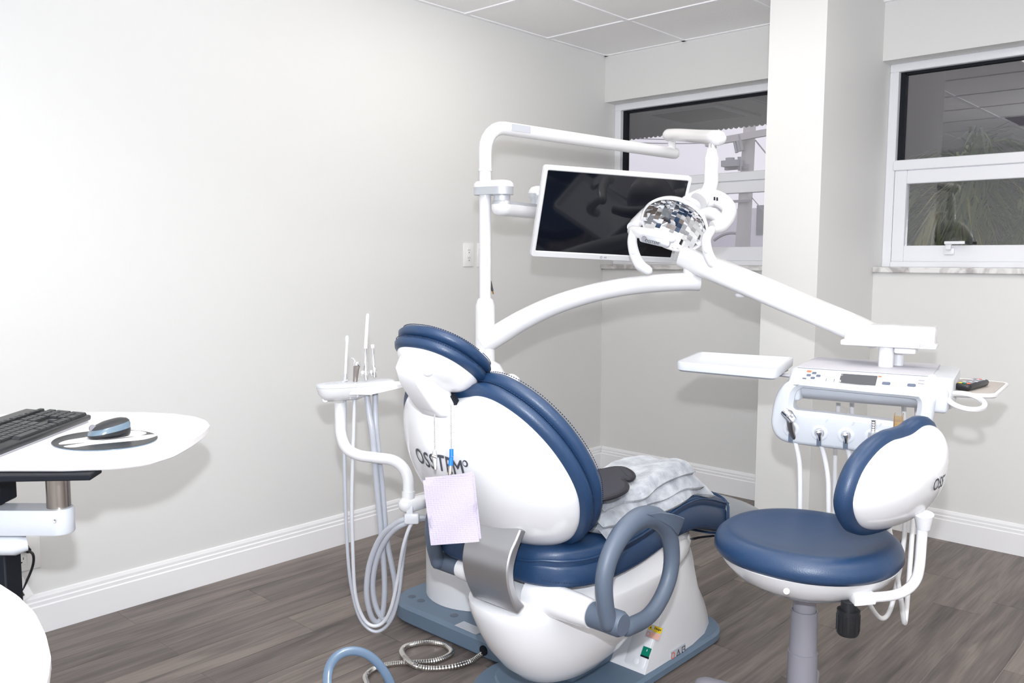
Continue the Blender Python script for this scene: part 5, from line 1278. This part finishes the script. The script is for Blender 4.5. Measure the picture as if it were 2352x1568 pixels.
hose_ = obj('armoured_hose', tube(fine, [.0092 if k % 2 else .0078 for k in range(len(fine))], 12), 'conduit', None, angle=20)
tag(hose_, 'coiled chrome armoured hose lying on the floor before the chair base', 'hose')
hh = az(1104, 1498, .03)
obj('hose_port', tube([Vector((hh.x, 1.836, .032)), Vector((hh.x, 1.85, .032))], .016, 20), 'dark', bxo)

# ------------------------------------------------------------------ desk with keyboard and mouse
ZK = .85
dsk = thing('desk', 'white rounded desktop on a grey arm at the left edge', 'desk', (-1.95, .55, 0))
dp = [(-420, 1075), (-200, 1068), (0, 1062), (150, 1062), (260, 1058), (340, 1049), (400, 1031), (440, 1009), (470, 988), (482, 975), (476, 965), (450, 956), (400, 949), (330, 946), (250, 945), (170, 946), (60, 949), (-100, 955), (-420, 975)]
do = ccw(resample([(p.x, p.y) for p in [az(px, py, ZK) for px, py in dp]], 120))
obj('desktop', loft([[Vector((p[0], p[1], z)) for p in offset2(do, i)] for i, z in ((.003, ZK-.019), (0, ZK-.016), (0, ZK-.003), (.003, ZK))]), 'whitedesk', dsk, angle=40)
bA = az(215, 1080, ZK-.019); bB = az(-220, 1088, ZK-.019)
DD = 1.80
obj('under_plate', xf(rbox(-.005, .40, -.03, .03, -.013, -.001, .002, 1), fr(Vector((bA.x, bA.y, ZK-.0192)), (Vector((bB.x, bB.y, 0))-Vector((bA.x, bA.y, 0))).normalized(), Z1.cross((Vector((bB.x, bB.y, 0))-Vector((bA.x, bA.y, 0))).normalized()), Z1)), 'dark', dsk)
r1 = ad(134, 1130, DD)
obj('steel_rod', cyl(Vector((r1.x, r1.y, ad(134, 1175, DD).z)), Vector((r1.x, r1.y, ZK-.033)), .0235, 28), 'steelrod', dsk)
aL = ad(-320, 1190, DD); aR = ad(136, 1190, DD); dd_ = Vector((aR.x-aL.x, aR.y-aL.y, 0)).normalized(); sd2 = Z1.cross(dd_); Ln = (Vector((aR.x-aL.x, aR.y-aL.y, 0))).length
st2 = ccw(stadium(Vector((aL.x, aL.y, 0)), Vector((aR.x, aR.y, 0)), .030))
za = ad(100, 1163, DD).z; zb_ = ad(100, 1222, DD).z
obj('swing_arm', loft([[Vector((p[0], p[1], z)) for p in offset2(st2, i)] for i, z in ((.002, zb_), (0, zb_+.003), (0, za-.003), (.002, za))]), 'white3', dsk)
obj('screw', lathe([(.0045, 0), (.0045, .001), (.002, .001), (0, .0)], 14, fr(ad(126, 1196, DD-.031), CR, CU, -CF)), 'chrome', dsk)
la_ = ad(-300, 1252, DD-.01); lb_ = ad(40, 1252, DD-.01)
obj('lower_arm', tube([la_, lb_, ad(62, 1247, DD)], [.024, .024, .018], 20, flat=(.85, 1), up=(0, 0, 1)), 'white3', dsk)
bl = ad(0, 1120, DD+.02); obj('upper_post', xf(rbox(-.20, .019, -.03, .03, ad(10, 1158, DD).z, ZK-.034, .003, 1), fr(Vector((bl.x, bl.y, 0)), CR - Z1*CR.z, Vector((CF.x, CF.y, 0)).normalized(), Z1)), 'dark', dsk)
bl2 = ad(0, 1310, DD+.02); obj('lower_post', xf(rbox(-.20, .030, -.03, .03, 0.0, ad(10, 1271, DD).z, .003, 1), fr(Vector((bl2.x, bl2.y, 0)), CR - Z1*CR.z, Vector((CF.x, CF.y, 0)).normalized(), Z1)), 'dark', dsk)

# keyboard
kA, kB = az(210, 957, .862), az(0, 1038, .862)
ke = Vector((kB.x-kA.x, kB.y-kA.y, 0)).normalized(); kn_ = Vector((-ke.y, ke.x, 0)); kn_ = kn_ if kn_.dot(Vector((-1, -.3, 0))) > 0 else -kn_
kb2 = thing('keyboard', 'black full size keyboard on the white desktop', 'keyboard', (kA.x, kA.y, ZK))
KL, KW = .44, .165
tlt = math.radians(5.5)
kz = Z1*math.cos(tlt) - kn_*math.sin(tlt); ky_ = kn_*math.cos(tlt) + Z1*math.sin(tlt)
km = fr(Vector((kA.x, kA.y, ZK+.004)), ke, ky_, kz)
obj('case', xf(rbox(0, KL, 0, KW, .0, .014, .005, 2), km), 'keybed', kb2)
obj('white_edge', xf(rbox(.008, KL-.008, .004, KW-.006, -.0035, .001, .001, 1), km), 'matgrey', kb2)
KP = .0186
km1 = {}
def key(x, y, w, h):
    kk_ = (round(w, 4), round(h, 4))
    if kk_ not in km1:
        a = [(-w/2, -h/2), (w/2, -h/2), (w/2, h/2), (-w/2, h/2)]
        rg_ = [[Vector((p[0]*s, p[1]*s, z)) for p in a] for s, z in ((1, 0), (.97, .003), (.84, .0062))]
        o = obj('key', loft(rg_), 'key', None, False); km1[kk_] = o.data
    else:
        o = bpy.data.objects.new('key', km1[kk_]); COL.objects.link(o)
    put(o, kb2); o.matrix_basis = km @ Matrix.Translation((x, y, .0135))
g = .0172
# local x runs from the right end: number pad, arrow block, letters
y0k = .018
for r in range(5):
    yy = y0k + r*KP
    for c_ in range(4):
        if c_ == 0 and r in (0, 2): key(.016, yy+KP*.5, g, g+KP); continue
        if c_ == 0 and r in (1, 3): continue
        if r == 0 and c_ == 3: continue
        if r == 0 and c_ == 2: key(.016+2.5*KP, yy, g+KP, g); continue
        key(.016+c_*KP, yy, g, g)
xa = .016+4*KP+.006
for c_ in range(3): key(xa+c_*KP, y0k, g, g)
key(xa+KP, y0k+KP, g, g)
for r in (3, 4):
    for c_ in range(3): key(xa+c_*KP, y0k+r*KP, g, g)
for c_ in range(3): key(xa+c_*KP, y0k+5*KP+.008, g, g*.75)
xm = xa+3*KP+.006
for r in range(1, 5):
    wide = (KP*2.2 if r < 4 else KP*1.9)-.0014; xs_ = xm + wide/2 - g/2; key(xs_, y0k+r*KP, wide, g)
    x = xm + wide + .0014
    while x < KL-.016: key(x, y0k+r*KP, g, g); x += KP
x = xm
for w in (1.2, 1.2, 1.2): key(x+KP*w/2-g/2, y0k, KP*w-.0014, g); x += KP*w
key(x+KP*2.4-g/2, y0k, min(KP*4.8, KL-.012-x), g)
x = xm
while x < KL-.016: key(x, y0k+5*KP+.008, g, g*.75); x += KP*1.04
for k in range(4): key(.016+k*KP, y0k+5*KP+.008, g, g*.6)

# mouse pad and mouse
mpad = thing('mouse_pad', 'oval black and white mouse pad on the desktop', 'mouse pad', tuple(az(240, 1010, ZK)))
def ell(px0, py0, a, b, rot, n=48):
    return [(px0 + a*math.cos(t)*math.cos(rot) - b*math.sin(t)*math.sin(rot), py0 + a*math.cos(t)*math.sin(rot) + b*math.sin(t)*math.cos(rot)) for t in [2*PI*k/n for k in range(n)]]
def plan(pp_, z): return ccw([(q.x, q.y) for q in [az(px, py, z) for px, py in pp_]])
e1_ = plan(ell(240, 1009.5, 123, 22.5, -.055), ZK+.003)
obj('rubber_base', loft([[Vector((p[0], p[1], z)) for p in e1_] for z in (ZK+.0002, ZK+.0022)]), 'mouseblue', mpad)
obj('cloth_top', loft([[Vector((p[0], p[1], z)) for p in offset2(e1_, .001)] for z in (ZK+.0021, ZK+.0030)]), 'keybed', mpad)
sw1 = smooth2([(135, 1020), (150, 1012), (190, 1005), (240, 997), (300, 989), (328, 991), (335, 996), (300, 1004), (230, 1012), (170, 1018)], 4)
sw2 = smooth2([(146, 1025), (180, 1019), (240, 1010), (300, 1003), (356, 997), (361, 1000), (330, 1009), (270, 1015), (210, 1021), (170, 1027)], 4)
for sw_ in (sw1, sw2): obj('white_swoosh', loft([[Vector((p[0], p[1], z)) for p in plan(sw_, ZK+.003)] for z in (ZK+.0028, ZK+.0034)]), 'whitedesk', mpad, False)
mA, mB = az(200, 1008, ZK+.004), az(300, 996, ZK+.004)
mc = (mA+mB)/2; mx_ = Vector((mB.x-mA.x, mB.y-mA.y, 0)); ML = mx_.length; mx_.normalize(); my_ = Z1.cross(mx_)
mouse = thing('mouse', 'black computer mouse with steel blue band on the mouse pad', 'mouse', (mc.x, mc.y, ZK+.0035))
mm2 = fr(Vector((mc.x, mc.y, ZK+.0036)), mx_, my_, Z1)
def mring(s, z, dx=0.0, tiltk=0.0): return [mm2 @ Vector((p[0]*s+dx, p[1]*s, z + tiltk*(p[0]/(ML/2)))) for p in sellipse(ML/2, .030, 2.4, 40)]
mbody = obj('body', loft([mring(.90, .0), mring(.97, .005), mring(1.0, .010, 0, .003), mring(.99, .014, 0, .006)]), 'black', mouse, angle=60)
obj('blue_band', loft([mring(.992, .0138, 0, .006), mring(.97, .020, .001, .009), mring(.88, .027, .003, .008)]), 'mouseblue', mouse, angle=60)
obj('top_shell', loft([mring(.885, .0268, .003, .008), mring(.74, .033, .005, .006), mring(.5, .037, .006, .004), mring(.22, .039, .007, .002)]), 'mousegrey', mouse, angle=60)
wlc = mm2 @ Vector((-ML*.36, .0, .023)); obj('scroll_wheel', tube([wlc - my_*.0035, wlc + my_*.0035], .008, 18), 'grey', mouse)

# second white table at the lower left edge
zt3 = .74
d2 = [(-500, 1330), (-120, 1318), (-40, 1322), (0, 1337), (42, 1364), (80, 1402), (105, 1452), (117, 1503), (112, 1545), (95, 1590), (40, 1660), (-60, 1720), (-500, 1800)]
t2 = thing('side_table', 'rounded corner of a second white tabletop at the lower left edge', 'table', (-1.45, .30, 0))
d2o = ccw(resample([(p.x, p.y) for p in [az(px, py, zt3) for px, py in d2]], 100))
obj('tabletop', loft([[Vector((p[0], p[1], z)) for p in offset2(d2o, i)] for i, z in ((.003, zt3-.022), (0, zt3-.018), (0, zt3-.003), (.003, zt3))]), 'whitedesk', t2, angle=40)
cxt = sum(p[0] for p in d2o)/len(d2o); cyt = sum(p[1] for p in d2o)/len(d2o)
obj('pedestal', lathe([(.16, 0), (.16, .012), (.03, .025), (.028, zt3-.022)], 28, Matrix.Translation((cxt, cyt, 0))), 'silver', t2)
# cord from the low outlet with its tag
oc = Vector((XL, o2.y, o2.z))
cord = thing('electrical_cord', 'black electrical cord hanging from the low outlet with paper tag', 'cord', (XL+.02, oc.y+.008, oc.z+.02))
obj('plug', tube([Vector((XL+.0085, oc.y+.012, oc.z+.018)), Vector((XL+.04, oc.y+.012, oc.z+.018))], [.013, .009], 14), 'black', cord)
obj('cable', tube([Vector((XL+.036, oc.y+.012, oc.z+.017)), Vector((XL+.05, oc.y+.022, oc.z+.005)), Vector((XL+.045, oc.y+.022, oc.z-.03)), Vector((XL+.035, oc.y+.008, oc.z-.075)), Vector((XL+.03, oc.y-.02, oc.z-.13)), Vector((XL+.03, oc.y-.06, oc.z-.20))], .0042, 10, smooth=5), 'black', cord)
tgc = Vector((XL+.034, oc.y-.012, oc.z-.10)); tg_ = obj('paper_tag', xf(box(-.018, .018, -.045, .030, 0, .0006), fr(tgc, Vector((0, .92, .39)).normalized(), Vector((0, -.39, .92)).normalized(), X1)), 'whitedesk', cord, False)
obj('orange_mark', xf(box(-.010, -.004, -.03, .02, .0006, .0010), fr(tgc, Vector((0, .92, .39)).normalized(), Vector((0, -.39, .92)).normalized(), X1)), 'amber', tg_, False)
